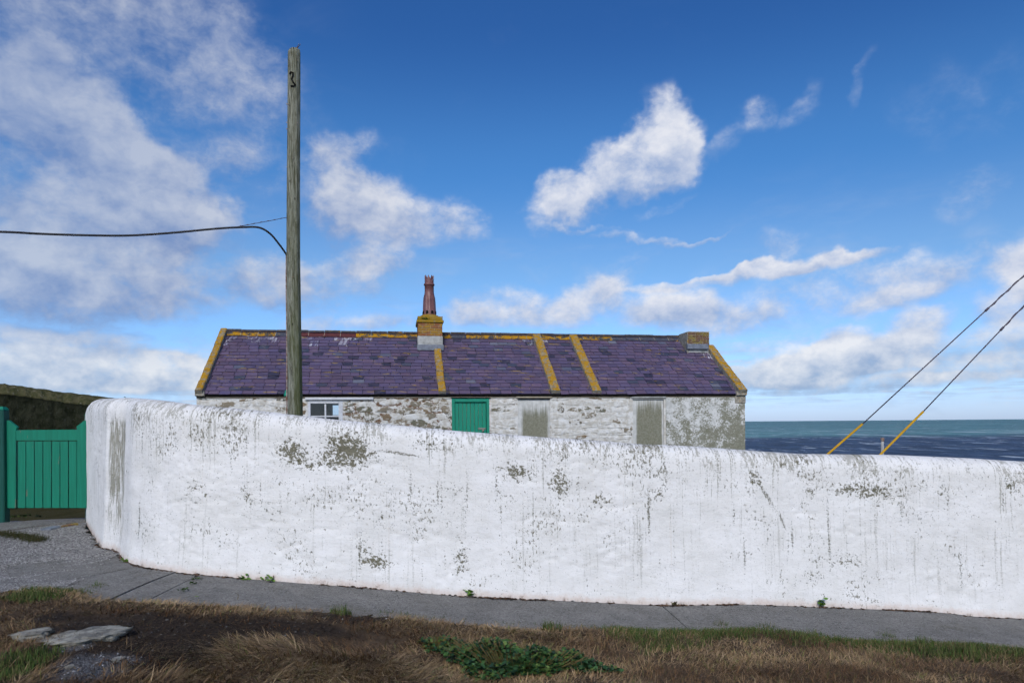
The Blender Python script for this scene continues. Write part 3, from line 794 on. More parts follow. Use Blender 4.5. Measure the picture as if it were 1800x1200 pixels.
# ------------------------------------------------------------------ white boundary wall
def wall_mat(ulo, uhi):
    m, t = new_mat('limewash', .9, .18)
    c3 = t.attr('wallco'); u, v, top = t.sep(c3)        # metres along, metres up, metres below the crest
    q = t.comb(u, v, 0.0)
    warp = t.vmath('SCALE', t.vmath('SUBTRACT', t.noise(q, 5.5, 5, .62, color=True), (.5, .5, .5)), .26)
    warp2 = t.vmath('SCALE', t.vmath('SUBTRACT', t.noise(q, 22, 3, .6, color=True), (.5, .5, .5)), .05)
    qw = t.vmath('MULTIPLY', t.vmath('ADD', q, t.vmath('ADD', warp, warp2)), (1, 1, 0))
    qs = t.vmath('MULTIPLY', t.vmath('ADD', q, t.vmath('SCALE', warp2, .55)), (1, 1, 0))

    white = t.mix(t.rng(t.noise(q, 2.1, 6, .6), .32, .68), (.81, .79, .765), (.735, .715, .68))
    white = t.mix(t.rng(t.noise(q, 11, 6, .65), .50, .72, 0, .50), white, (.62, .60, .56))

    def blob(field, px, py, rx, ry, amp, rot=0):
        rot = -rot
        uu, vv, d = wall_uv(px, py)
        mm = t.mapping(field, (uu, vv, 0), (0, 0, radians(rot)), (rx * d / F, ry * d / F, 1), 'TEXTURE')
        return t.rng(t.vmath('LENGTH', mm, out=1), .05, 1.20, amp, 0.0)
    def mx(field, lst, r=None):
        f0 = field
        lst = [b for b in lst if ulo - .75 < wall_u(b[0]) < uhi + .75 or b[2] > 40 and ulo - 1.5 < wall_u(b[0]) < uhi + 1.5] or [lst[0]]
        for i, b in enumerate(lst):
            if i and i % 9 == 0: field = t.chain(f0, r)
            e = blob(field, *b)
            r = e if r is None else t.math('MAXIMUM', r, e)
        return r
    # lichen patches
    patches = mx(qw, (
        (512, 795, 44, 38, .95), (545, 820, 30, 18, .6), (612, 790, 60, 52, 1.15), (580, 810, 46, 22, .9), (650, 800, 34, 16, .8), (658, 985, 36, 22, .95), (905, 830, 48, 26, .85), (985, 850, 30, 40, .85), (990, 800, 20, 34, .55),
        (1052, 880, 44, 26, .62), (1160, 868, 20, 24, .8), (1330, 840, 20, 28, .8), (1428, 862, 14, 22, .7), (1520, 862, 110, 18, .85), (1548, 880, 20, 24, .5), (1625, 855, 26, 16, .6), (1660, 862, 20, 16, .55),
        (1780, 852, 20, 26, .7), (1488, 985, 44, 22, .6), (1425, 1012, 30, 18, .55), (440, 880, 18, 20, .65), (475, 900, 40, 12, .5), (340, 860, 60, 40, .4), (810, 985, 22, 50, .7), (640, 970, 26, 40, .55),
        (760, 780, 70, 24, .5), (430, 860, 26, 60, .38), (500, 950, 60, 40, .38), (1010, 855, 70, 30, .35), (1495, 770, 300, 20, .0), (700, 900, 120, 60, .22), (320, 780, 160, 40, .25)))
    # runs and cracks (thin, nearly straight)
    runs = mx(t.chain(qs, patches), (
        (240, 915, 4.5, 55, .95), (243, 780, 4.5, 45, .7), (258, 790, 3.5, 40, .5), (1140, 900, 4.2, 62, 1.0), (1458, 940, 3.4, 110, .9), (631, 970, 4.5, 45, .95), (775, 870, 3.2, 50, .6), (768, 870, 4, 40, .75), (720, 860, 3.5, 50, .7),
        (820, 860, 3, 70, .6), (817, 900, 3, 70, .5), (1308, 975, 3.2, 48, .85), (1393, 945, 3.5, 40, .85), (1690, 1000, 5, 70, .62), (1291, 905, 3.2, 28, .7), (1668, 880, 3.5, 40, .7), (1586, 890, 5, 60, .6), (1594, 850, 3, 46, .55),
        (872, 850, 4, 38, .7), (1158, 1000, 2.6, 40, .6), (610, 860, 3, 80, .55), (430, 775, 4, 45, .65), (403, 800, 3.5, 50, .55), (455, 860, 3.5, 36, .6), (302, 775, 3, 50, .55), (480, 800, 3, 60, .4),
        (1495, 870, 2.8, 40, .6), (1767, 880, 4, 26, .65), (880, 900, 3, 60, .42), (1275, 940, 2.6, 80, .35), (1184, 960, 2.4, 110, .45), (560, 790, 3, 60, .5), (690, 900, 3, 60, .42), (1016, 900, 3, 60, .42), (670, 960, 3, 46, .5), (740, 1000, 3, 30, .5), (780, 985, 3, 30, .5),
        (700, 797, 60, 4.5, .95, 3), (760, 789, 60, 3.2, .62, -4), (1350, 872, 6, 46, .9, -33), (1376, 915, 5, 32, .8, -22), (1385, 960, 3, 46, .55, 5), (1370, 1010, 3, 44, .6, 14), (1395, 1020, 3, 40, .45, 14), (1170, 822, 4, 24, .7, -14), (1172, 846, 3.5, 22, .65, 12),
        (1625, 900, 50, 2.6, .45, -9), (785, 860, 42, 3.5, .65, 0), (470, 884, 34, 3.5, .6, -4), (1445, 945, 3, 26, .5, -22), (1470, 970, 16, 2.6, .5, -40), (300, 905, 26, 2.2, .4, 0), (420, 905, 30, 2.5, .4, 8)))
    sp1 = t.noise(q, 46, 4, .68); sp2 = t.noise(q, 95, 3, .65)
    grain = t.math('ADD', t.math('MULTIPLY', sp1, .7), t.math('MULTIPLY', sp2, .3))
    lac = t.noise(q, 19, 5, .74, .4)
    lich = t.rng(t.math('ADD', t.math('MULTIPLY', patches, .160), t.math('ADD', t.math('MULTIPLY', lac, .60), t.math('MULTIPLY', grain, .40))), .595, .635)
    runf = t.rng(t.math('ADD', t.math('MULTIPLY', runs, .19), grain), .595, .67)
    # general speckle, in drifts and drawn out downwards
    drift = t.math('ADD', t.rng(t.noise(q, 1.6, 4, .6), .42, .66), t.rng(top, .75, .05, 0, .35))
    spk = t.noise(t.mapping(q, scale=(1, .55, 1)), 33, 5, .74)
    speck = t.rng(t.math('ADD', spk, t.math('MULTIPLY', drift, .135)), .676, .715)
    stv = t.noise(t.mapping(q, scale=(34, .85, 1)), 1.0, 5, .66)
    reach = t.noise(t.mapping(q, scale=(3, .9, 1)), 1.0, 3, .6)
    st2 = t.rng(t.math('ADD', t.math('ADD', stv, t.math('MULTIPLY', t.math('SUBTRACT', reach, .5), .42)), t.math('MULTIPLY', t.math('SUBTRACT', grain, .5), .75)), .59, .68)
    st2 = t.math('MULTIPLY', st2, t.math('MULTIPLY', t.rng(top, 1.6, .15, .45, 1.0), t.rng(t.noise(q, .9, 3, .6), .40, .60, .55, 1.0)))
    # weathered crown: drawn-out grey and olive flecks thinning out down the face
    crown_n = t.math('ADD', t.math('MULTIPLY', t.noise(t.mapping(q, scale=(1.0, .30, 1)), 30, 5, .72), .62), t.math('MULTIPLY', grain, .38))
    broad = t.noise(t.mapping(q, scale=(1.0, .8, 1)), 2.6, 3, .6)
    crown = t.rng(t.math('ADD', t.math('ADD', crown_n, t.math('MULTIPLY', t.rng(top, .46, .0), .105)), t.math('MULTIPLY', t.math('SUBTRACT', broad, .5), .46)), .60, .68)
    crown = t.math('MULTIPLY', crown, t.rng(top, .60, .16))
    # the broad damp stain on the pier by the gate
    u0 = .5 * (wall_u(188) + wall_u(213)) + .03; hw_ = .5 * (wall_u(213) - wall_u(188))
    strip = t.math('MULTIPLY', t.rng(t.math('ABSOLUTE', t.math('SUBTRACT', u, u0 - .03)), hw_ + .04, hw_ - .03), t.math('MULTIPLY', t.rng(v, -.1, .5), t.rng(top, .22, .34)))
    sn = t.noise(t.mapping(q, scale=(24, 3.0, 1)), 1.0, 6, .68)
    strip = t.math('MULTIPLY', strip, t.rng(t.math('ADD', sn, t.math('MULTIPLY', t.rng(v, .2, 1.1), .10)), .46, .62))
    left = t.math('MULTIPLY', t.rng(u, 2.9, 1.6, 0, .9), t.rng(t.noise(t.mapping(q, scale=(26, .8, 1)), 1.0, 4, .6), .5, .72))
    olive = t.mix(t.rng(sp1, .35, .66), (.135, .120, .056), (.066, .060, .032))
    c = t.mix(t.math('MULTIPLY', left, .6), white, (.40, .40, .385))
    rust = t.math('MULTIPLY', t.rng(t.noise(t.mapping(q, scale=(15, .35, 1)), 1.0, 4, .6), .66, .76), t.rng(u, 7, 9, .15, .45))
    c = t.mix(rust, c, (.58, .45, .33))
    c = t.mix(t.math('MULTIPLY', crown, .56), c, t.mix(t.rng(broad, .4, .6), (.26, .255, .235), (.16, .145, .085)))
    c = t.mix(t.math('MULTIPLY', st2, .72), c, (.20, .19, .135))
    c = t.mix(t.math('MULTIPLY', strip, .74), c, (.165, .155, .095))
    c = t.mix(t.math('MULTIPLY', speck, .80), c, olive)
    c = t.mix(t.math('MULTIPLY', lich, .9), c, olive)
    c = t.mix(t.math('MULTIPLY', runf, .82), c, (.105, .098, .062))
    # foot: flaking pinkish edge and splash
    fn = t.math('ADD', v, t.math('MULTIPLY', t.math('SUBTRACT', t.noise(q, 9, 6, .7), .5), .16))
    c = t.mix(t.rng(fn, .10, -.01, 0, .75), c, (.62, .50, .42))
    c = t.mix(t.math('MULTIPLY', t.rng(fn, .035, -.02), t.rng(t.noise(q, 14, 5, .7), .48, .62)), c, (.13, .075, .045))
    t.put(t.p.inputs['Base Color'], c)
    h = t.math('ADD', t.math('MULTIPLY', t.noise(t.mapping(q, scale=(1, 1.6, 1)), 13, 7, .62, .5), 1.0), t.math('MULTIPLY', t.noise(q, 75, 4, .6), .28))
    bump(t, h, .40, .020)
    return m
WALL_CUTS = [0.0, wall_u(420), wall_u(640), wall_u(880), wall_u(1200), wall_u(1480), WLEN + 1]
MAT['wall'] = [wall_mat(a_, b_) for a_, b_ in zip(WALL_CUTS[:-1], WALL_CUTS[1:])]

def build_wall():
    # profile: front from foot to shoulder, a rounded crown, and the back; k = share of the outline
    n_front, n_round, n_back = 64, 22, 14
    P = []
    R = .23
    for i in range(n_front): P.append(('f', i / n_front))
    for i in range(n_round + 1): P.append(('r', i / n_round))
    for i in range(1, n_back + 1): P.append(('b', i / n_back))
    m = len(P); ns = len(SS)
    V = np.zeros((ns, m, 3)); CO = np.zeros((ns, m, 3))
    H = TOPZ - FOOT[:, 2]
    ENDF = np.clip((SS - .4) / 2.0, 0, 1)
    for j, (k, f) in enumerate(P):
        if k == 'f':
            off = np.full(ns, .0) - (.035 * (1 - f) ** 6 - .05 * f) * ENDF; z = f * (H - R)
        elif k == 'r':
            a = pi * f; off = .05 * ENDF + (TH - .05 * ENDF) * (.5 - .5 * cos(a)); z = (H - R) + R * (sin(a) ** .8 if 0 < f < 1 else 0)
        else:
            off = np.full(ns, TH); z = (H - R) * (1 - f) - .15 * f
        x = FOOT[:, 0] + NRM[:, 0] * off; y = FOOT[:, 1] + NRM[:, 1] * off; zz = FOOT[:, 2] + z
        vv = np.broadcast_to(z, (ns,))
        CO[:, j, 0] = SS; CO[:, j, 1] = vv if k != 'b' else H + (H - vv); CO[:, j, 2] = H - vv
        # hand-plastered unevenness
        w = 1.0 if k != 'b' else .3
        hh = CO[:, j, 1]
        disp = .050 * fbm(SS * .55, hh * .7, 3, 41) + .020 * fbm(SS * 1.7, hh * 2.2, 3, 51) + .013 * fbm(SS * 5.0, hh * 8.0, 3, 61)
        rid = np.abs(fbm(SS * 2.2, hh * 4.2, 4, 91)); disp = disp - .012 * np.clip(.05 - rid, 0, 1) / .05 * (vnoise(SS * .7, hh * .7, 95) > .5)
        disp = disp * w * (.25 + .75 * ENDF)
        sx = NRM[:, 0] * (-1 if k != 'b' else 1); sy = NRM[:, 1] * (-1 if k != 'b' else 1)
        if k == 'r':
            disp = disp * (1 - .75 * sin(pi * f)); up = sin(pi * f); x = x + sx * disp * (cos(pi * f)); y = y + sy * disp * cos(pi * f); zz = zz + disp * up * .6
        else:
            g = min(1.0, f * 9) if k == 'f' else 1
            x = x + sx * disp * g; y = y + sy * disp * g
        if k == 'f' and f == 0: zz = zz - .03
        V[:, j, 0] = x; V[:, j, 1] = y; V[:, j, 2] = zz
    Vf = V.reshape(-1, 3)
    i = np.arange(ns * m).reshape(ns, m)
    T = np.stack([i[:-1, :-1].ravel(), i[1:, :-1].ravel(), i[1:, 1:].ravel(), i[:-1, 1:].ravel()], 1)
    # close both ends with a fan of quads through the middle of the section
    def endcap(row, flip):
        idx = i[row]; q = []
        a, b = 0, m - 1
        while b - a > 2:
            q.append((idx[a], idx[a + 1], idx[b - 1], idx[b])); a += 1; b -= 1
        q = np.array(q); return q[:, ::-1] if flip else q
    T = np.concatenate([T, endcap(0, False), endcap(ns - 1, True)])
    o = fast_mesh('boundary_wall', Vf, T, MAT['wall'][0], smooth=True)
    for mm in MAT['wall'][1:]: o.data.materials.append(mm)
    zone = np.searchsorted(WALL_CUTS, SS, side='right') - 1
    o.data.polygons.foreach_set('material_index', zone[np.minimum(T[:, 0] // m, ns - 1)].astype(np.int32))
    at = o.data.attributes.new('wallco', 'FLOAT_VECTOR', 'POINT')
    at.data.foreach_set('vector', CO.reshape(-1).astype(np.float32))
    tag(o, 'long whitewashed boundary wall with rounded top and lichen stains beside the path', 'wall')
    return o
build_wall()

# ------------------------------------------------------------------ cottage
TH_H = radians(9.5); CH, SH = cos(TH_H), sin(TH_H)
_p0 = W(828, 730, 17.5)
def _line(px):
    u = (px - CX) / F
    return (u * _p0.y - _p0.x) / (CH - u * SH)
_tl = _line(345); HL = Vector((_p0.x + _tl * CH, _p0.y + _tl * SH, 0)); HW = _line(1310) - _tl     # length of the front
Z0 = EYE - 2.0                                                                                      # cottage floor datum
cottage = empty('cottage', (HL.x, HL.y, Z0), TH_H)
tag(cottage, 'low whitewashed stone cottage with purple slate roof behind the white wall', 'cottage')
def T_of(px, y=0.0):
    u = (px - CX) / F
    return (u * (HL.y + y * CH) - HL.x + y * SH) / (CH - u * SH)
def Z_of(px, py, y=0.0):
    t = T_of(px, y); d = HL.y + t * SH + y * CH; u = (px - CX) / F
    return EYE + ((HY - py) / F - ROLL * u) * d - Z0
HD = 4.9; HALF = HD / 2
EAVE = .5 * (Z_of(360, 692) + Z_of(1290, 691)) ; RIDGE = EYE + 2.54 - Z0
SLOPE = atan((RIDGE - EAVE) / HALF); SL = (RIDGE - EAVE) / sin(SLOPE)

def box_part(name, x0, x1, y0, y1, z0, z1, mat, parent=None, bev=0.006):
    return MB().box(x0, x1, y0, y1, z0, z1, bev).build(name, mat, parent if parent else cottage)

# openings: t0, t1, top z, bottom z
win = (T_of(540.5), T_of(602.5), Z_of(571, 703.5), Z_of(571, 748))
door = (T_of(794.5), T_of(860.5), Z_of(828, 699.5), 0.35)
blk1 = (T_of(911), T_of(967.5), Z_of(940, 700), Z_of(940, 795))
blk2 = (T_of(1113.5), T_of(1168), Z_of(1140, 700), Z_of(1140, 805))
OPEN = [win, door, blk1, blk2]
WT = EAVE - .02
RX = T_of(1170)      # the rendered bay starts here

def front_wall():
    mb = MB(); xs = [0.0]
    for (a, b, zt, zb) in OPEN: xs += [a, b]
    xs.append(HW)
    y0, y1 = .035, .48
    for k in range(0, len(xs), 2): mb.box(xs[k], xs[k + 1], y0, y1, -.6, WT)
    for (a, b, zt, zb) in OPEN:
        mb.box(a, b, y0 + .0, y1, zt, WT); mb.box(a, b, y0, y1, -.6, zb)
    o = mb.build('front_wall', MAT['stone_mortar'], cottage); o.data.materials.append(MAT['stone_washed'])
    for p in o.data.polygons:
        if p.center.x > door[1] or p.center.x < win[0] - .6: p.material_index = 1
    return o
fw = front_wall()

def stones():
    """rubble facing: each stone its own low, uneven block"""
    rnd = random.Random(5)
    meshes = []
    for v in range(26):
        n = rnd.choice((6, 7, 8)); pts = []
        for k in range(n):
            a = 2 * pi * k / n + rnd.uniform(-.22, .22)
            ca, sa = cos(a), sin(a); e = 3.0
            r = 1 / ((abs(ca) ** e + abs(sa) ** e) ** (1 / e)) * rnd.uniform(.82, 1.0)
            pts.append((ca * r * .5, sa * r * .5))
        V = []
        for (x, z) in pts: V.append((x, 1.0, z))
        for (x, z) in pts: V.append((x * .97, .25, z * .95))
        for (x, z) in pts: V.append((x * .78, rnd.uniform(-.12, .18), z * .68))
        c = len(V); V.append((rnd.uniform(-.1, .1), rnd.uniform(-.15, .05), rnd.uniform(-.1, .1)))
        f = []
        for k in range(n):
            j = (k + 1) % n
            f.append((k, j, n + j, n + k)); f.append((n + k, n + j, 2 * n + j, 2 * n + k)); f.append((2 * n + k, 2 * n + j, c))
        me = bpy.data.meshes.new('stone'); me.from_pydata(V, [], f); meshes.append(me)
    by_mat = {}
    def mesh_for(i, mat):
        if (i, mat) not in by_mat:
            m = meshes[i].copy(); m.materials.append(MAT[mat]); by_mat[(i, mat)] = m
        return by_mat[(i, mat)]
    z = EAVE - .10; zmin = 1.02
    count = 0
    rows = []
    while z > zmin:
        h = rnd.choice((.06, .08, .10, .13, .17)); rows.append((z - h, z)); z -= h
    for (za, zb) in rows:
        x = .02 - rnd.uniform(0, .1)
        while x < RX:
            w = rnd.uniform(.16, .50) * (1.25 if zb - za > .1 else 1)
            xa, xb = max(x, .01), min(x + w, RX)
            x += w
            cxm, czm = (xa + xb) / 2, (za + zb) / 2
            # skip what the boundary wall hides wholly, and keep clear of the openings
            d = HL.y + cxm * SH; p = CX + F * (HL.x + cxm * CH) / d
            ytop = HY - ROLL * (p - CX) - F * (zb + Z0 - EYE) / d
            if ytop > np.interp(p, [q[0] for q in WALL_TOP], [q[1] for q in WALL_TOP]) + 14: continue
            bad = False
            for (a, b, zt, zbm) in OPEN:
                zt2 = zt + .09
                if xb > a + .005 and xa < b - .005 and zb > zbm and za < zt2 - .02:
                    if xa < a and a - xa > .1: xb = a - .005
                    elif xb > b and xb - b > .1: xa = b + .005
                    else: bad = True
            if bad or xb - xa < .08: continue
            if p < 505: mat = rnd.choice(('stone_washed', 'stone_washed', 'stone_washed', 'stone_part'))
            elif p < 540: mat = rnd.choice(('stone_part', 'stone_bare'))
            elif p < 800: mat = rnd.choice(('stone_bare', 'stone_bare', 'stone_part', 'stone_part', 'stone_washed'))
            else: mat = rnd.choice(('stone_washed', 'stone_washed', 'stone_washed', 'stone_washed', 'stone_part'))
            depth = rnd.uniform(.012, .03) if 505 < p < 800 else rnd.uniform(.016, .026)
            o = bpy.data.objects.new('stone', mesh_for(rnd.randrange(26), mat))
            o.location = ((xa + xb) / 2, .045 - depth, (za + zb) / 2 + rnd.uniform(-.028, .028))
            o.scale = ((xb - xa) * 1.03, depth, (zb - za) * rnd.uniform(.8, 1.35)); o.rotation_euler = (0, radians(rnd.uniform(-9, 9)), 0)
            link(o, fw); count += 1
    return count
N_ST = stones()

# mortared wall head under the slates, the cement-rendered bay with its quoin
box_part('wall_head', .0, HW, .0, .47, EAVE - .105, EAVE - .022, MAT['mortar'], bev=.012)
def pan_attr(o, x0, x1, zt, zb):
    me = o.data; at = me.attributes.get('pan') or me.attributes.new('pan', 'FLOAT_VECTOR', 'POINT')
    for i, v in enumerate(me.vertices): at.data[i].vector = ((v.co.x - x0) / (x1 - x0), (zt - v.co.z) / (zt - zb), 0)
def grid_panel(name, x0, x1, y, z0, z1, mat, parent, n=(14, 12), amp=.006, thick=.05):
    V = []; f = []
    for j in range(n[1] + 1):
        for i in range(n[0] + 1):
            x = x0 + (x1 - x0) * i / n[0]; z = z0 + (z1 - z0) * j / n[1]
            V.append((x, y + amp * 2 * float(fbm(np.array([x * 4.0]), np.array([z * 4.0]), 3, 8)[0]), z))
    for j in range(n[1]):
        for i in range(n[0]):
            q = j * (n[0] + 1) + i; f.append((q, q + 1, q + n[0] + 2, q + n[0] + 1))
    rim = list(range(n[0] + 1)) + [j * (n[0] + 1) + n[0] for j in range(1, n[1] + 1)] + [n[1] * (n[0] + 1) + i for i in range(n[0] - 1, -1, -1)] + [j * (n[0] + 1) for j in range(n[1] - 1, 0, -1)]
    b = len(V); V += [(V[r][0], y + thick, V[r][2]) for r in rim]
    for i in range(len(rim)):
        j = (i + 1) % len(rim); f.append((rim[j], rim[i], b + i, b + j))
    o = mesh_obj(name, V, f, mat, parent)
    pan_attr(o, x0, x1, z1, z0); return o
grid_panel('rendered_bay', RX + .02, HW - .005, .0, -.5, EAVE - .108, MAT['render'], cottage, (24, 24))
q = box_part('quoin', HW - .30, HW + .015, -.018, .30, EAVE - .27, EAVE - .03, MAT['coping_side'], bev=.015)

for nm, (a, b, zt, zb), mt in (('blocked_opening', blk1, 'panel'), ('blocked_opening', blk2, 'panel2')):
    o = grid_panel(nm, a + .004, b - .004, .062, zb, zt - .004, MAT[mt], cottage, (10, 14), .004, .2)
    pan_attr(o, a, b, zt, Z_of(1140, 785) if mt == 'panel2' else Z_of(940, 772))
    MB().box(a - .05, b + .05, -.014, .03, zt + .012, zt + .05, .006).build('lintel', MAT['mortar'] if mt == 'panel' else MAT['cement'], o)
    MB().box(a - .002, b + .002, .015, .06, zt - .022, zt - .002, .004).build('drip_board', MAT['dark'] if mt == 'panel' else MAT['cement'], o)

def window():
    a, b, zt, zb = win
    w = empty('window', (0, 0, 0)); w.parent = cottage
    m = MAT['white_paint']
    MB().box(a - .05, b + .75, -.022, .03, zt + .012, zt + .075, .006).build('lintel', m, w)
    fr = MB(); fw_ = .07
    fr.box(a, a + fw_, .03, .12, zb, zt, .006); fr.box(b - fw_ - .03, b, .03, .12, zb, zt, .006)
    fr.box(a + fw_, b - fw_ - .03, .03, .12, zt - .075, zt, .006); fr.box(a + fw_, b - fw_ - .03, .03, .12, zb, zb + .06, .006)
    fr.build('frame', m, w)
    mx_ = (T_of(570.2), T_of(573.2)); tz = Z_of(571, 730.8)
    MB().box(mx_[0], mx_[1], .055, .10, zb + .06, zt - .075, .003).build('glazing_bar', m, w)
    for (x0, x1) in ((a + fw_, mx_[0]), (mx_[1], b - fw_ - .03)):
        MB().box(x0, x1, .055, .10, tz - .025, tz + .008, .003).build('glazing_bar', m, w)
    gm, t = new_mat('window_glass', .04, .5)
    t.n.clear(); out = t.node('ShaderNodeOutputMaterial'); mxs = t.node('ShaderNodeMixShader'); gl = t.node('ShaderNodeBsdfGlossy'); tr = t.node('ShaderNodeBsdfTransparent')
    gl.inputs['Roughness'].default_value = .03; fz = t.node('ShaderNodeFresnel'); fz.inputs[0].default_value = 1.5
    t.put(mxs.inputs[0], fz.outputs[0]); t.link(tr.outputs[0], mxs.inputs[1]); t.link(gl.outputs[0], mxs.inputs[2]); t.link(mxs.outputs[0], out.inputs[0])
    tr.inputs[0].default_value = (.82, .86, .88, 1)
    for (x0, x1) in ((a + fw_, mx_[0]), (mx_[1], b - fw_ - .03)):
        for (z0, z1) in ((zb + .06, tz - .025), (tz + .008, zt - .075)):
            MB().box(x0 + .001, x1 - .001, .076, .080, z0 + .001, z1 - .001).build('pane', gm, w)
    return w
window()

def cottage_door():
    a, b, zt, zb = door
    d = empty('door', (0, 0, 0)); d.parent = cottage
    m = MAT['green_door']
    fr = MB(); fr.box(a + .003, a + .075, .01, .11, zb, zt - .003, .006); fr.box(b - .075, b - .003, .01, .11, zb, zt - .003, .006); fr.box(a + .075, b - .075, .012, .11, zt - .10, zt - .003, .006)
    fr.build('frame', m, d)
    n = 8; x0, x1 = a + .08, b - .08; w = (x1 - x0) / n
    MB().box(x0, x1, .088, .10, zb, zt - .11).build('backing', MAT['mortar'], d)
    for k in range(n):
        MB().box(x0 + k * w + .004, x0 + (k + 1) * w - .004, .062 + random.uniform(0, .003), .087, zb, zt - .105, .004).build('plank', m, d)
    hz = Z_of(850, 753)
    hx = T_of(846)
    h = MB().box(hx - .08, hx + .12, .045, .062, hz - .022, hz + .022, .004).build('hasp', MAT['iron'], d)
    MB().box(hx + .02, hx + .075, .02, .045, hz - .075, hz + .012, .008).build('padlock', MAT['iron'], d)
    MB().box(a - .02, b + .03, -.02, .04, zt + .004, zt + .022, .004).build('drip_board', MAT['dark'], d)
cottage_door()

# side walls, back wall with a small window, floor: what the panes look in on
def shell():
    mb = MB()
    rz = RIDGE - .06
    for x0, x1 in ((.0, .45), (HW - .45, HW)):
        mb.prism([(.481, -.6), (HD - .481, -.6), (HD - .481, EAVE - .03), (HALF, rz), (.481, EAVE - .03)], lambda p: (x0, p[0], p[1]), lambda p: (x1, p[0], p[1]))
    # gable triangle in front of the wall line
    bx = T_of(593, HD - .4); bz = Z_of(593, 720.5, HD - .4)
    a, b, c, e = bx - .17, bx + .17, bz - .16, bz + .16
    y0, y1 = HD - .48, HD
    mb.box(0, a, y0, y1, -.6, EAVE - .03); mb.box(b, HW, y0, y1, -.6, EAVE - .03); mb.box(a, b, y0, y1, -.6, c); mb.box(a, b, y0, y1, e, EAVE - .03)
    mb.build('shell', MAT['cement'], cottage)
    MB().box(.46, HW - .46, .49, HD - .49, -.2, -.12).build('floor', MAT['interior_dark'], cottage)
    # room lining: partition behind the window
    wx = T_of(566, 1.3)
    MB().box(wx - .75, wx + .02, 1.30, 1.36, .0, EAVE - .05).build('partition', MAT['interior_light'], cottage)
    MB().box(T_of(585, 2.6) + .55, T_of(585, 2.6) + .62, .5, HD - .5, .0, EAVE + .3).build('partition', MAT['interior'], cottage)
shell()
def window_silhouette():
    # a dark rounded shape on the sill inside the left pane
    x, y = T_of(567.5, .55), .55; z = Z_of(567, 733, .55)
    mb = MB()
    mb.lathe([(.001, -z - .12), (.20, -z - .12), (.20, -z), (.06, -z + .05), (.05, -.36), (.16, -.30), (.165, -.05), (.14, .02), (.06, .06), (.045, .09), (.07, .13), (.085, .19), (.075, .25), (.045, .29), (.001, .30)], 20, (0, 0, 0))
    o = mb.build('bust', MAT['interior_dark'], None, True)
    ww = cottage.matrix_basis @ Vector((x, y, z)); o.location = ww
    tag(o, 'dark head shaped silhouette inside behind the left window pane', 'ornament')
window_silhouette()

# ---- roof
roof = empty('roof', (0, 0, 0)); roof.parent = cottage
def rp(x, s, h=0.0):
    """point on the front slope: x along, s metres up the slope from the eaves line, h above it"""
    return (x, s * cos(SLOPE) - h * sin(SLOPE), EAVE + s * sin(SLOPE) + h * cos(SLOPE))
def rback(x, s, h=0.0): 
    p = rp(x, s, h); return (x, HD - p[1], p[2])
def deck():
    mb = MB()
    for fn, flip in ((rp, False), (rback, True)):
        v = [fn(.02, -.05, -.07), fn(HW - .02, -.05, -.07), fn(HW - .02, SL - .03, -.07), fn(.02, SL - .03, -.07), fn(.02, -.05, -.005), fn(HW - .02, -.05, -.005), fn(HW - .02, SL - .003, -.005), fn(.02, SL - .003, -.005)]
        mb.add(v, [(0, 3, 2, 1), (4, 5, 6, 7), (0, 1, 5, 4), (1, 2, 6, 5), (2, 3, 7, 6), (3, 0, 4, 7)])
    mb.build('roof_deck', MAT['dark'], roof)
deck()
NROW = 18; EXP = (SL + .02) / NROW
def slate_tint(rnd, x, k):
    r = rnd.random()
    j = rnd.uniform(.76, 1.24)
    if r < .05: c = (.020, .021, .042)
    elif r < .075: c = (.085, .095, .135)
    elif r < .082: c = (.15, .16, .20)
    elif r < .115: c = (.038, .050, .078)
    else:
        h = rnd.uniform(-1, 1); c = (.104 + .018 * h, .073 + .004 * h, .130 - .008 * h)
    return tuple(q * j for q in c)
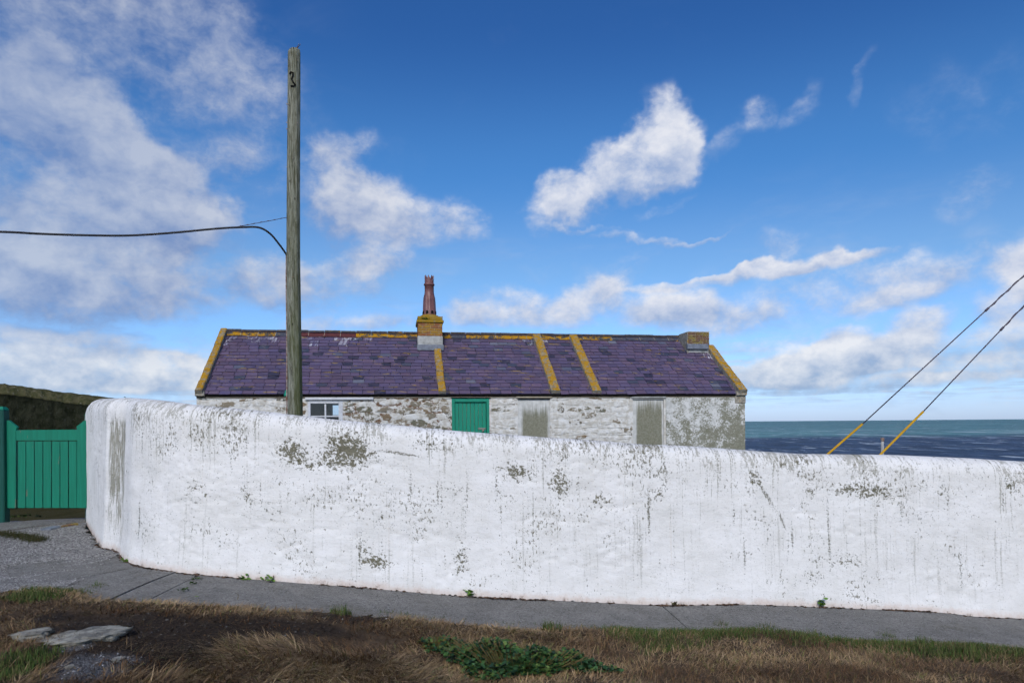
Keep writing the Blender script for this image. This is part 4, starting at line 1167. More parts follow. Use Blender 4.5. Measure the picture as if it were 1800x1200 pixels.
def slates():
    rnd = random.Random(3)
    rows = []
    for k in range(NROW):
        x = -.13 * (k % 2) - rnd.uniform(0, .05) + .02; row = []
        while x < HW:
            w = rnd.choice((.235, .25, .26, .265, .27, .29)); a, b = max(x, .0), min(x + w, HW); x += w
            if b - a > .05: row.append((a, b))
        rows.append(row)
    # slate body in its own frame: x 0..1, s 0..1 from tail to head, thin
    def solid(a, b, k, fn, dz=0.0, slip=0.0, skew=0.0):
        s0 = k * EXP - .055 + slip; s1 = s0 + EXP * 1.75
        g = .0065
        h0, h1 = .030 + dz, .002
        P = [(a + g, s0 + skew, h0 - .010), (b - g, s0 - skew, h0 - .010), (b - g, s1, h1 - .004), (a + g, s1, h1 - .004), (a + g, s0 + skew, h0 + .004), (b - g, s0 - skew, h0 + .004), (b - g, s1, h1 + .004), (a + g, s1, h1 + .004)]
        return [fn(*p) for p in P]
    FC = [(0, 3, 2, 1), (4, 5, 6, 7), (0, 1, 5, 4), (1, 2, 6, 5), (2, 3, 7, 6), (3, 0, 4, 7)]
    single = 0
    V = []; Fc = []; TI = []
    cam_l = Vector((0, 0, EYE))
    allp = []
    for k, row in enumerate(rows):
        for (a, b) in row:
            ga = 0.0
            mid = (a + b) / 2
            if k >= NROW - 4 and rnd.random() < (.55, .5, .3, .15)[NROW - 1 - k] and (mid < T_of(650, HALF)): ga = rnd.uniform(.3, .9)
            if k >= NROW - 4 and mid < T_of(412, HALF): ga = 1
            xr = T_of(1205, HALF)
            if k >= NROW - 5 and abs(mid - (xr + (NROW - 1 - k) * .06)) < .32: ga = .95
            if k >= NROW - 9 and k < NROW - 4 and mid > T_of(1238, 1.9) + (NROW - 5 - k) * -.02 and mid < HW - .2: ga = .9
            if k >= NROW - 3 and abs(mid - T_of(935, HALF)) < .35: ga = .55
            t = (*slate_tint(rnd, mid, k), ga)
            allp.append((k, a, b, t, rnd.uniform(-.002, .005), (rnd.uniform(-.03, 0) if rnd.random() < .05 else rnd.uniform(-.005, .005)), rnd.uniform(-.004, .004)))
    # the 300 lowest, which show largest, one by one; the rest of the courses as one part
    for n, (k, a, b, t, dz, slip, skew) in enumerate(allp):
        v = solid(a, b, k, rp, dz, slip, skew)
        if n < 300:
            mesh_obj('slate', v, FC, MAT['slate'], roof, tint=[t] * 8)
        else:
            base = len(V); V += v; Fc += [tuple(i + base for i in f) for f in FC]; TI += [t] * 8
    o = mesh_obj('upper_slates', V, Fc, MAT['slate'], roof, tint=TI); tag(o, kind='stuff')
    # back slope, out of sight: plain courses
    V = []; Fc = []; TI = []
    for k in range(NROW):
        b = len(V); V += solid(0, HW, k, rback); Fc += [tuple(i + b for i in f) for f in FC]; TI += [(.08, .06, .10, 0)] * 8
    o = mesh_obj('back_slates', V, Fc, MAT['slate'], roof, tint=TI); tag(o, kind='stuff')
slates()

def ridge_tiles():
    rnd = random.Random(8)
    x = .10; xe = T_of(1199, HALF)
    c0, c1 = T_of(734, 1.9), T_of(781, 1.9)
    while x < xe:
        L = rnd.uniform(.42, .47)
        if x + L > xe: L = xe - x
        px = CX + F * (HL.x + (x + L / 2) * CH - HALF * SH) / (HL.y + (x + L / 2) * SH + HALF * CH)
        mat = 'ridge_lichen'
        if 528 < px < 638: mat = 'ridge_red'
        elif 780 < px < 810: mat = 'ridge_grey'
        elif px > 1120: mat = 'ridge_grey' if rnd.random() < .7 else 'ridge_lichen'
        elif px > 1035: mat = rnd.choice(('ridge_grey', 'ridge_lichen', 'ridge_lichen'))
        elif 500 < px < 528: mat = 'ridge_grey'
        if not (x > c0 - .1 and x + L < c1 + .1):
            a, b = x + .006, x + L - .006; j = rnd.uniform(-.006, .008)
            mb = MB()
            for sgn in (1, -1):
                fn = rp if sgn == 1 else rback
                v = [fn(a, SL - .20, .030 + j), fn(b, SL - .20, .030 + j), fn(b, SL + .01, .030 + j), fn(a, SL + .01, .030 + j), fn(a, SL - .20, .052 + j), fn(b, SL - .20, .052 + j), fn(b, SL + .03, .052 + j), fn(a, SL + .03, .052 + j)]
                mb.add(v, [(0, 3, 2, 1), (4, 5, 6, 7), (0, 1, 5, 4), (1, 2, 6, 5), (2, 3, 7, 6), (3, 0, 4, 7)])
            zt = RIDGE + .085 + j
            mb.tube([(a, HALF, zt), (b, HALF, zt)], .032, 8)
            o = mb.build('ridge_tile', MAT[mat], roof); o.data.materials.append(MAT['ridge_roll'])
            for p in o.data.polygons:
                if p.index >= 12: p.material_index = 1
            if rnd.random() < .7:
                MB().add([rp(b - .001, SL - .19, .046), rp(b + .013, SL - .19, .046), rp(b + .013, SL + .03, .05), rp(b - .001, SL + .03, .05), rp(b - .001, SL - .19, .056), rp(b + .013, SL - .19, .056), rp(b + .013, SL + .03, .06), rp(b - .001, SL + .03, .06)],
                     [(0, 3, 2, 1), (4, 5, 6, 7), (0, 1, 5, 4), (1, 2, 6, 5), (2, 3, 7, 6), (3, 0, 4, 7)]).build('mortar_joint', MAT['mortar'], roof)
        x += L
ridge_tiles()

def coping(x0, x1, s0, s1, h=.11, blocks=6, seed=0):
    """a raised stone strip up the slope, laid in lengths"""
    rnd = random.Random(seed)
    c = empty('coping', (0, 0, 0)); c.parent = cottage
    n = blocks
    body = MB(); 
    for k in range(n):
        a = s0 + (s1 - s0) * k / n; b = s0 + (s1 - s0) * (k + 1) / n - .006
        V = []; f = []
        m = 5; jx = rnd.uniform(-.008, .008)
        for i in range(m + 1):
            s = a + (b - a) * i / m
            w = .012 * float(fbm(np.array([s * 4.]), np.array([x0]), 3, 4)[0]); hh = h + rnd.uniform(-.006, .006)
            for (x, z) in ((x0 + jx + w, -.02), (x0 + jx + w, hh - .02), (x0 + jx + .02 + w, hh), (x1 + jx - .02 + w, hh), (x1 + jx + w, hh - .02), (x1 + jx + w, -.02)): V.append(rp(x, s, z))
        for i in range(m):
            for q in range(5): f.append((i * 6 + q + 1, i * 6 + q, (i + 1) * 6 + q, (i + 1) * 6 + q + 1))
        f.append(tuple(range(6))); f.append(tuple(range(m * 6, m * 6 + 6))[::-1])
        me = mesh_obj('coping_stone', V, f, MAT['coping'], c)
        me.data.materials.append(MAT['coping_side'])
        for p in me.data.polygons:
            zs = [V[i] for i in p.vertices]
            # flanks and the tail end carry less lichen
            if p.index < m * 5 and p.index % 5 in (0, 4): p.material_index = 1
            if k == 0 and p.index == m * 5: p.material_index = 1
    return c
coping(T_of(345.5), T_of(358.5), -.06, SL + .02, .15, 7, 1)
coping(T_of(770.5), T_of(784), -.04, (T_of(1), SL * .79)[1], .10, 5, 2)
coping(T_of(968.5), T_of(984.5), -.04, SL - .02, .13, 7, 3)
coping(T_of(1041), T_of(1056.5), -.04, SL - .02, .13, 7, 4)
coping(T_of(1296), T_of(1310.5), -.06, SL * .80, .16, 6, 5)
# matching verge on the back slope
for (x0, x1) in ((T_of(345.5), T_of(361)), (T_of(1293.5), T_of(1310.5))):
    mb = MB(); v = [rback(x0, -.05, -.02), rback(x1, -.05, -.02), rback(x1, SL, -.02), rback(x0, SL, -.02), rback(x0, -.05, .14), rback(x1, -.05, .14), rback(x1, SL, .14), rback(x0, SL, .14)]
    mb.add(v, [(0, 3, 2, 1), (4, 5, 6, 7), (0, 1, 5, 4), (1, 2, 6, 5), (2, 3, 7, 6), (3, 0, 4, 7)]); mb.build('coping', MAT['coping_side'], cottage)
# kneelers at the feet of the verges
for xa, xb in ((T_of(345) - .01, T_of(361)), (T_of(1293), T_of(1311))):
    box_part('kneeler', xa, xb, -.075, .25, EAVE - .06, EAVE + .06, MAT['coping_side'], bev=.012)

def bricks(parent, x0, x1, y0, y1, z0, z1, mat, core):
    h = .075; n = max(1, round((z1 - z0) / h)); h = (z1 - z0) / n
    MB().box(x0 + .012, x1 - .012, y0 + .012, y1 - .012, z0, z1).build('mortar_core', core, parent)
    for k in range(n):
        za, zb = z0 + k * h + .005, z0 + (k + 1) * h - .005
        for side in ('f', 'b'):
            x = x0 - (.11 if k % 2 else 0)
            while x < x1 - .03:
                a, b = max(x, x0), min(x + .222, x1); x += .232
                if b - a < .03: continue
                yy = (y0, y0 + .10) if side == 'f' else (y1 - .10, y1)
                j = random.uniform(-.004, .004)
                MB().box(a, b, yy[0] + j, yy[1] + j, za, zb, .006).build('brick', mat, parent)
        for side in ('l', 'r'):
            y = y0 + .11 - (.11 if k % 2 == 0 else 0)
            while y < y1 - .12:
                a, b = max(y, y0 + .105), min(y + .222, y1 - .105); y += .232
                if b - a < .03: continue
                xx = (x0, x0 + .10) if side == 'l' else (x1 - .10, x1)
                MB().box(xx[0], xx[1], a, b, za, zb, .006).build('brick', mat, parent)

def chimney_main():
    yf = 1.74; yb = 2.72
    x0, x1 = T_of(735.5, yf), T_of(779.5, yf)
    z = lambda py, y=yf: Z_of(757, py, y)
    c = empty('chimney_stack', (0, 0, 0)); c.parent = cottage
    MB().box(x0 - .004, x1 + .004, yf - .004, yb + .004, z(622), z(590.5), .01).build('rendered_base', MAT['cement'], c)
    bricks(c, x0 + .008, x1 - .008, yf + .008, yb - .008, z(590.3), z(567), MAT['brick'], MAT['mortar'])
    MB().box(x0 - .03, x1 + .03, yf - .03, yb + .03, z(566.8), z(562), .012).build('cap_course', MAT['cap'], c)
    MB().box(x0 - .0, x1 + .0, yf - .005, yb + .005, z(561.8), z(555.5), .012).build('cap_course', MAT['cap'], c)
    # flashing where the stack meets the slates
    s = (yf) / cos(SLOPE)
    MB().box(x0 - .02, x1 + .02, yf - .075, yf - .003, z(616), z(606), .006).build('flashing', MAT['lead'], c)
    mx, my = (x0 + x1) / 2 + .0, (yf + yb) / 2
    my = yf + .40
    zt = z(555.5)
    fl = MB(); hw = (x1 - x0) / 2
    fl.lathe([(hw * 1.22, 0), (hw * .85, .035), (.21, .085), (.18, .088)], 24, (mx, my, zt), lambda a, zz: 1 if zz > .03 else min(1, .77 / max(abs(cos(a)), abs(sin(a)))))
    fl.build('flaunching', MAT['cap'], c)
    ms = MB(); rnd = random.Random(2)
    for k in range(34):
        px_, pz = rnd.gauss(0, .055), rnd.gauss(0, .018)
        r = rnd.uniform(.008, .018); q = (x0 + .2 + px_, yf - .02 - rnd.uniform(0, .02), z(559.5) + pz)
        ms.add([(q[0] - r, q[1], q[2] - r), (q[0] + r, q[1] - r, q[2] - r), (q[0], q[1] - r * .5, q[2] + r), (q[0], q[1] + r, q[2])], [(0, 1, 2), (1, 3, 2), (3, 0, 2), (0, 3, 1)])
    ms.build('moss_tuft', MAT['moss'], c)
    # the tall crown-topped pot
    d = HL.y + mx * SH + my * CH; sc = d / F
    pz = zt + .075
    H = (551 - 480) * sc; zz = lambda py: (551 - py) * sc
    p = empty('chimney_pot', (0, 0, 0)); p.parent = cottage
    rb, rm, rt = 11.8 * sc, 9.3 * sc, 8.0 * sc
    flute = lambda a, z_: 1 + .055 * cos(8 * a) * np.clip((zz(514) - z_) / .12, 0, 1) * np.clip((z_ - zz(543)) / .06, 0, 1)
    prof = [(rb, 0), (rb, zz(548)), (rb * .985, zz(542)), (rb * .93, zz(540)), (10.2 * sc, zz(525)), (9.7 * sc, zz(519)), (rm * .96, zz(515)), (rt * 1.02, zz(511)), (rt, zz(498.5)), (rt * 1.17, zz(498)), (rt * 1.19, zz(496)), (rt * 1.05, zz(495)), (rt * .98, zz(494))]
    body = MB().lathe(prof, 64, (mx, my, pz), flute); body.build('barrel', MAT['terracotta'], p, True)
    n = 48; v = []; f = []
    for r_ in (rt * .98, rt * .82):
        for lv in (0, 1):
            for k in range(n):
                a = 2 * pi * k / n + .2; ph = (k * 8 / n) % 1; tri = 1 - abs(2 * ph - 1)
                hz = zz(494) if lv == 0 else zz(488.5) + (zz(480.5) - zz(488.5)) * tri
                v.append((mx + r_ * cos(a) * (1 + .03 * lv), my + r_ * sin(a) * (1 + .03 * lv), pz + hz))
    for k in range(n):
        j = (k + 1) % n
        f += [(k, j, n + j, n + k), (2 * n + j, 2 * n + k, 3 * n + k, 3 * n + j), (n + k, n + j, 3 * n + j, 3 * n + k)]
    mesh_obj('crown', v, f, MAT['terracotta'], p)
    MB().lathe([(rt * .9, zz(495)), (.001, zz(495) - .01)], 24, (mx, my, pz)).build('flue', MAT['dark'], p)
    for k in range(8):
        a = 2 * pi * (k + .5) / 8; ca, sa = cos(a), sin(a)
        ar = []
        for (u, w) in [(-.036, .03), (.036, .03), (.036, .085)] + [(.036 * cos(b), .085 + .036 * sin(b)) for b in np.linspace(0.3, pi - .3, 6)] + [(-.036, .085)]:
            ar.append((u, w))
        R_ = rb + .006
        V = [(mx + R_ * ca - u * sa, my + R_ * sa + u * ca, pz + w) for u, w in ar]; Vb = [(mx + (R_ - .03) * ca - u * sa, my + (R_ - .03) * sa + u * ca, pz + w) for u, w in ar]
        m_ = len(ar)
        mesh_obj('vent_arch', V + Vb, [tuple(range(m_)), tuple(range(m_, 2 * m_))[::-1]] + [(i, m_ + i, m_ + (i + 1) % m_, (i + 1) % m_) for i in range(m_)], MAT['dark'], p)
chimney_main()

def chimney_end():
    yf = 1.70; yb = 2.32
    x0, x1 = T_of(1211, yf), T_of(1248, yf)
    z = lambda py: Z_of(1228, py, yf)
    c = empty('chimney_stump', (0, 0, 0)); c.parent = cottage
    bricks(c, x0, x1, yf, yb, z(605), z(584.5), MAT['brick_plain'], MAT['mortar'])
    MB().box(x0 - .0, x1 + .0, yf - .002, yb + .002, z(584.3), z(582.5), .008).build('capping', MAT['mortar'], c)
    MB().box(x0 + .02, x1 + .0, yf + .03, yb - .01, z(640), z(605.2), .01).build('rendered_base', MAT['cement'], c)
    MB().box(x0 - .05, x1 - .05, yf - .06, yf + .02, z(613.5), z(604.5), .006).build('flashing', MAT['lead'], c)
    MB().box(x0 - .03, x0 - .002, yf - .004, yb + .004, z(625), z(583.2), .006).build('rendered_cheek', MAT['coping_side'], c)
chimney_end()

# small teal fitting on the wall beside the pole
o = MB().lathe([(.001, .0), (.035, .0), (.05, -.05), (.07, -.12), (.07, -.14), (.001, -.14)], 16).tube([(0, .02, .0), (0, .02, .03)], .02, 8).build('wall_lamp', MAT['green_door'], None, True)
o.location = cottage.matrix_basis @ Vector((T_of(504.5, -.12), -.12, Z_of(503, 686, -.12))); tag(o, 'small teal lamp hood under the eaves half hidden by the pole', 'lamp')

# ------------------------------------------------------------------ pole, cables, stays
PD = 11.4
pb = W(517.8, 735, PD); pt = W(516.4, 92, PD)
gz = float(ground_z(np.array([pb.x]), np.array([pb.y]))[0]) - .2
axis = (pt - pb).normalized(); base = pb + axis * ((gz - pb.z) / axis.z)
pole = empty('telegraph_pole', base); tag(pole, 'tall weathered wooden telegraph pole standing behind the white wall', 'pole')
def pole_shaft():
    L = (pt - base).length; n = 40; rings = 150; V = []; f = []
    r0, r1 = 12.9 * PD / F, 10.3 * PD / F
    for i in range(rings + 1):
        h = L * i / rings; r = r0 + (r1 - r0) * (h / L); c = axis * h + Vector((.012 * sin(h * .9), .01 * sin(h * 1.3), 0))
        for k in range(n):
            a = 2 * pi * k / n
            q = r * (1 + .035 * float(fbm(np.array([a * 3.]), np.array([h * .7]), 2, 2)[0])) + .004 * sin(a * 9 + h * .4)
            top = 0
            if i == rings: top = .03 * cos(a + .8)
            V.append((c.x + q * cos(a), c.y + q * sin(a), c.z + top))
    for i in range(rings):
        for k in range(n):
            j = (k + 1) % n; f.append((i * n + k, i * n + j, (i + 1) * n + j, (i + 1) * n + k))
    f.append(tuple(range(rings * n, rings * n + n)))
    mesh_obj('shaft', V, f, MAT['pole'], pole, True)
pole_shaft()
def pole_pt(py, side=0.0, front=1.0, extra=0.0):
    """on the pole's surface at photo height py; side -1..1 across it"""
    c = W(516.4 + (py - 87) / 648 * 1.4, py, PD); r = (10.3 + (py - 87) / 648 * 2.6) * PD / F + extra
    a = side * pi / 2
    return Vector((c.x + r * sin(a), c.y - r * cos(a) * front, c.z)) - base
hk = [pole_pt(y, s, extra=.012) for y, s in ((136, -.22), (133, -.05), (134, .12), (139, .1), (145, .0), (150, .12), (154, .32), (157, .2), (157, -.1))]
MB().tube(hk, .014, 6).build('iron_hook', MAT['dark'], pole)
rnd = random.Random(4)
for k in range(16):
    py = rnd.uniform(100, 640); s = rnd.choice((-.95, -.9, -.3, .1, .5, -.98))
    p = pole_pt(py, s); q = pole_pt(py, s, extra=.022)
    MB().tube([p, q], .008, 6).build('nail', MAT['rust'], pole)
MB().tube([W(521.5, 89, PD) - base, W(524, 83, PD) - base, W(528, 78, PD - .05) - base], .005, 5).build('loose_wire', MAT['rust'], pole)
MB().tube([W(519.5, 90, PD) - base, W(522, 84, PD) - base, W(525.5, 77, PD - .05) - base], .005, 5).build('loose_wire', MAT['rust'], pole)
lead = [pole_pt(448, -1.0, extra=.02), pole_pt(470, -.98, extra=.018), pole_pt(490, -1.0, extra=.02), pole_pt(520, -1.02, extra=.02), pole_pt(560, -1.06, extra=.016), pole_pt(640, -1.1, extra=.016), pole_pt(735, -1.1, extra=.016), Vector((-.14, .03, .05))]
MB().tube(lead, .012, 6).build('cable_lead', MAT['rust'], pole)
for py in (455, 500, 545): MB().box(*[v for c in pole_pt(py, -1.0, extra=.015) for v in (c - .012, c + .012)], .003).build('clip', MAT['iron'], pole)

def spline(pts, n=8): return [Vector(p) for p in catmull(np.array([tuple(p) for p in pts]), n)]
cab = spline([W(-420, 392, 8.4), W(-200, 403, 9.0), W(0, 407.5, 9.6), (W(70, 411, 9.85)), W(150, 413.5, 10.1), W(225, 414, 10.35), W(300, 409.5, 10.6), W(380, 402, 10.85), W(425, 399.5, 11.0), W(455, 400, 11.1), W(475, 411, 11.18), W(492, 431, 11.28), W(504, 448, PD)])
o = MB().tube(cab, .0165, 8).build('overhead_cable', MAT['black_rubber'], None, True); tag(o, 'thick black cable sagging in from the left and bending down to the pole', 'cable')
thin = [W(398, 402, 10.9), W(440, 394.5, 11.07), W(475, 388, 11.2), W(506, 382, PD - .02)]
mb = MB().tube(thin, .0055, 5)
for k in range(1, 9):
    p = Vector(thin[0]).lerp(Vector(thin[-1]), k / 9); mb.tube([p + Vector((-.012, 0, -.002)), p + Vector((.012, 0, .004))], .008, 5)
o = mb.build('support_wire', MAT['wire'], None); tag(o, 'thin wire tying the black cable up to the pole', 'wire')

def stay(p_low, p_guard, p_frame, p_end, label, grip_from):
    D0 = 9.75
    a, b, c, e = (W(*p, D0) for p in (p_low, p_guard, p_frame, p_end))
    g0 = a + (a - b) * ((a.z - (float(ground_z(np.array([a.x]), np.array([a.y]))[0]) - .2)) / (b.z - a.z))
    r = empty('stay_wire', g0); tag(r, label, 'wire', 'yellow sleeved stay wires')
    MB().tube([g0 - g0, b - g0], .0155, 10).build('guard_sleeve', MAT['yellow'], r, True)
    MB().tube([b - g0, b + (c - b) * .5 - g0, c - g0, e - g0], .0082, 6).build('wire', MAT['wire'], r, True)
    # wrapped grip on the upper part
    g = b + (c - b) * grip_from; pts = []
    d = (e - g); L = d.length; d.normalize(); x = d.cross(Vector((0, 1, 0))).normalized(); y = d.cross(x)
    n = int(L / .025)
    for k in range(min(n, 260)):
        ang = k * .55; pts.append(g + d * k * .025 + (x * cos(ang) + y * sin(ang)) * .010 - g0)
    MB().tube(pts, .0075, 5).build('wrapped_grip', MAT['wire'], r, True)
    MB().tube([g - d * .03 - g0, g + d * .03 - g0], .017, 8).build('clamp', MAT['wire'], r, True)
stay((1456, 797), (1516, 745), (1800, 484), (2020, 282), 'left of the two stay wires in yellow sleeves behind the white wall', .77)
stay((1549, 797), (1623, 723), (1800, 537), (2045, 279), 'right of the two stay wires in yellow sleeves beside the rusty post', .78)

p0 = W(1551, 769, 10.6); g = float(ground_z(np.array([p0.x]), np.array([p0.y]))[0]) - .2
rp_ = empty('iron_post', (p0.x, p0.y, g)); tag(rp_, 'short rusty iron post with white flaking paint between the stay wires', 'post')
MB().lathe([(.001, 0), (.022, 0), (.021, p0.z - g - .05), (.021, p0.z - g - .05)], 12).build('shaft', MAT['cement'], rp_, True)
MB().lathe([(.0225, p0.z - g - .06), (.027, p0.z - g - .05), (.027, p0.z - g - .005), (.022, p0.z - g), (.001, p0.z - g)], 12).build('cap', MAT['rust'], rp_, True)

# ------------------------------------------------------------------ gate and what lies behind it
GD = 10.05
def gp(px, py, d=GD): return W(px, py, d)
gl = gp(13, 892); gate = empty('gate', (gl.x, gl.y, gp(80, 892).z)); tag(gate, 'closed green wooden garden gate with vertical boards beside the white wall', 'gate')
O = Vector(gate.location)
def flat(name, pts, d0, d1, mat, parent):
    """an outline given in the gate's own plane, extruded in depth"""
    v = [W(px, py, GD) - O for px, py in pts]
    A = [(p.x, d0, p.z) for p in v]; B = [(p.x, d1, p.z) for p in v]; n = len(v)
    return mesh_obj(name, A + B, [tuple(range(n))[::-1], tuple(range(n, 2 * n))] + [(i, (i + 1) % n, n + (i + 1) % n, n + i) for i in range(n)], mat, parent)
g_ = MAT['green']
flat('stile', [(12.5, 892), (29.5, 892), (29.5, 755), (32, 750.5), (17, 738.5), (12.5, 738.5)], -.022, .022, g_, gate)
flat('stile', [(137, 892), (154, 892), (154, 738.5), (150, 738.5), (136, 749.5), (137, 755)], -.022, .022, g_, gate)
flat('top_rail', [(30, 773.6), (136.6, 773.6), (136.6, 754.6), (30, 755.6)], -.018, .02, g_, gate)
flat('back_rail', [(30, 888), (136.6, 888), (136.6, 874), (30, 874)], .006, .03, MAT['green_dark'], gate)
nb = 7; x0, x1 = 31.5, 136.3; w_ = (x1 - x0) / nb
for k in range(nb):
    flat('board', [(x0 + k * w_ + .8, 892), (x0 + (k + 1) * w_ - .8, 892), (x0 + (k + 1) * w_ - .8, 775), (x0 + k * w_ + .8, 775)], -.012 + random.uniform(-.002, .002), .005, g_, gate)
def gate_post(px0, px1, ptop, label, d):
    a = W(px0, ptop, d); b = W(px1, ptop, d); gz_ = float(ground_z(np.array([a.x]), np.array([d]))[0]) - .1
    o = empty('gate_post', ((a.x + b.x) / 2, d, gz_)); tag(o, label, 'post', 'gate posts')
    hw = (b.x - a.x) / 2; h = a.z - gz_
    MB().box(-hw, hw, -hw, hw, 0, h - .05, .012).build('shaft', MAT['green_dark'], o)
    MB().add([(-hw, -hw, h - .049), (hw, -hw, h - .049), (hw, hw, h - .049), (-hw, hw, h - .049), (-hw * .5, -hw * .5, h), (hw * .5, -hw * .5, h), (hw * .5, hw * .5, h), (-hw * .5, hw * .5, h)],
             [(0, 3, 2, 1), (4, 5, 6, 7), (0, 1, 5, 4), (1, 2, 6, 5), (2, 3, 7, 6), (3, 0, 4, 7)]).build('weathered_top', MAT['green'], o)
gate_post(-4, 11.5, 714.5, 'dark green gate post at the left edge of the picture', GD - .02)
gate_post(152, 165, 724, 'green gate post mostly hidden by the end of the white wall', GD + .12)

# threshold kerb and a broken brick before the gate
th = empty('threshold', W(70, 918, 9.9)); tag(th, 'flat concrete threshold strip on the ground before the green gate', 'step')
def strip_mesh(pts, name, mat, parent, hgt=.05):
    v = []; 
    for (px, py) in pts:
        x, y, z = plane_pt(px, py, lambda x, d: ground_z(np.array([x]), np.array([d]), False)[0] + .02); v.append(Vector((x, y, z)) - (Vector(parent.location) if parent else Vector()))
    n = len(v); A = [(p.x, p.y, p.z + .012) for p in v]; B = [(p.x, p.y, p.z - hgt) for p in v]
    return mesh_obj(name, A + B, [tuple(range(n)), tuple(range(n, 2 * n))[::-1]] + [(i, n + i, n + (i + 1) % n, (i + 1) % n) for i in range(n)], mat, parent)
strip_mesh([(-60, 939), (20, 930), (70, 924), (130, 917), (151, 915), (152, 910.5), (60, 915), (-60, 925)], 'slab', MAT['concrete'], th)
o = strip_mesh([(108, 927), (128, 922.5), (138, 921.5), (136, 919.5), (118, 921), (107, 924.5)], 'broken_brick', MAT['brick_plain'], None, .03); tag(o, 'flat broken red brick lying before the gate', 'brick')
o = strip_mesh([(72, 931), (90, 930), (106, 927), (104, 924.5), (88, 926), (71, 929)], 'flat_stone', MAT['lead'], None, .03); tag(o, 'flat dark slate fragment lying before the gate', 'stone')

def dark_wall():
    m, t = new_mat('mossy_stone', .95, .12)
    o_ = t.pos(); z = t.sep(t.attr('pan'))[0]
    n = t.noise(o_, 7, 7, .68); n2 = t.noise(t.mapping(o_, scale=(1, 1, .5)), 26, 5, .68)
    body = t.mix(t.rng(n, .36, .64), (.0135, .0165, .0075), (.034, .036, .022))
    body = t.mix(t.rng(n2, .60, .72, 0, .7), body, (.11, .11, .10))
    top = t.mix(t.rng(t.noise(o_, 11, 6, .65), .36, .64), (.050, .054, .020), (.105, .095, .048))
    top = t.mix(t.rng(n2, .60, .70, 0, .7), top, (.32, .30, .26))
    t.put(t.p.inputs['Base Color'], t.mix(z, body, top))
    bump(t, t.math('ADD', n, t.math('MULTIPLY', n2, .8)), .9, .05)
    crest = [(-160, 661, 12.2), (-60, 668, 12.6), (0, 674, 12.9), (60, 681.5, 13.2), (120, 690, 13.5), (190, 698, 13.8), (300, 712, 14.3)]
    C = catmull(np.array([W(*c)[:] for c in crest]), 14); V = []; f = []; PA = []
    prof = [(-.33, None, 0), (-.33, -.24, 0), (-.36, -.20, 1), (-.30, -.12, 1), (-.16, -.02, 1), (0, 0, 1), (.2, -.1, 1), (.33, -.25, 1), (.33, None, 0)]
    sub = []
    for (o0, h0, p0_), (o1, h1, p1_) in zip(prof[:-1], prof[1:]):
        k = 14 if h0 is None or h1 is None else 2
        for i in range(k): sub.append((o0 + (o1 - o0) * i / k, h0, h1, i / k, p0_ if p0_ == p1_ else 0))
    sub.append((prof[-1][0], None, None, 0, 0)); m_ = len(sub)
    T_ = np.gradient(C[:, :2], axis=0); T_ /= np.linalg.norm(T_, axis=1)[:, None]
    for i, c in enumerate(C):
        nx, ny = -T_[i, 1], T_[i, 0]; gz_ = EYE - 1.75
        for (off, h0, h1, fr_, pa) in sub:
            za = gz_ if h0 is None else c[2] + h0; zb = gz_ if h1 is None else c[2] + h1
            z_ = za + (zb - za) * fr_; nz = float(fbm(np.array([i * .5 + off]), np.array([z_ * 3.]), 3, 17)[0]) * .14
            V.append((c[0] + nx * (off - nz), c[1] + ny * (off - nz), z_ + nz * .3)); PA.append((pa, 0, 0))
    for i in range(len(C) - 1):
        for j in range(m_ - 1):
            q = i * m_ + j; f.append((q, q + m_, q + m_ + 1, q + 1))
    o = mesh_obj('garden_wall', V, f, m, None, True)
    at = o.data.attributes.new('pan', 'FLOAT_VECTOR', 'POINT'); at.data.foreach_set('vector', np.array(PA, dtype=np.float32).ravel())
    tag(o, 'dark mossy stone garden wall with olive sloping top behind the green gate', 'wall')
    MAT['mossy'] = m
dark_wall()

def lump(name, c, rx, ry, rz, mat, seed, sub=3, amp=.25, flat_top=None, fr=2.0):
    import bmesh
    bm = bmesh.new(); bmesh.ops.create_icosphere(bm, subdivisions=sub, radius=1)
    co = np.array([v.co[:] for v in bm.verts])
    n = fbm(co[:, 0] * fr + seed, co[:, 1] * fr + co[:, 2] * fr * .8, 4, seed)
    for v, k in zip(bm.verts, n):
        q = v.co * (1 + amp * 2 * k); z = q.z
        if flat_top is not None and z > flat_top: z = flat_top + (z - flat_top) * .25
        v.co = Vector((q.x * rx, q.y * ry, z * rz))
    me = bpy.data.meshes.new(name); bm.to_mesh(me); bm.free(); me.materials.append(mat)
    me.polygons.foreach_set('use_smooth', [True] * len(me.polygons))
    o = link(bpy.data.objects.new(name, me)); o.location = c; return o
MAT['hump'] = simple_mat('mossy_grey_stone', (.105, .11, .075), (.20, .20, .165), 9, .95, .15, 40, .8, .03)
c = W(505, 745, 12.4)
o = lump('stone_mound', (c.x, c.y, c.z - .42), .66, .42, .70, MAT['hump'], 31, 4, .10, .72); tag(o, 'low mossy grey stone mound behind the wall at the foot of the pole', 'stone')

# ------------------------------------------------------------------ verge: grass, weeds, stones
def blade_mat(name, rough=.75, trans=True):
    m, t = new_mat(name, rough, .2)
    c = t.attr('tint', 'Color'); t.put(t.p.inputs['Base Color'], c)
    return m
MAT['blade'] = blade_mat('grass_blade')

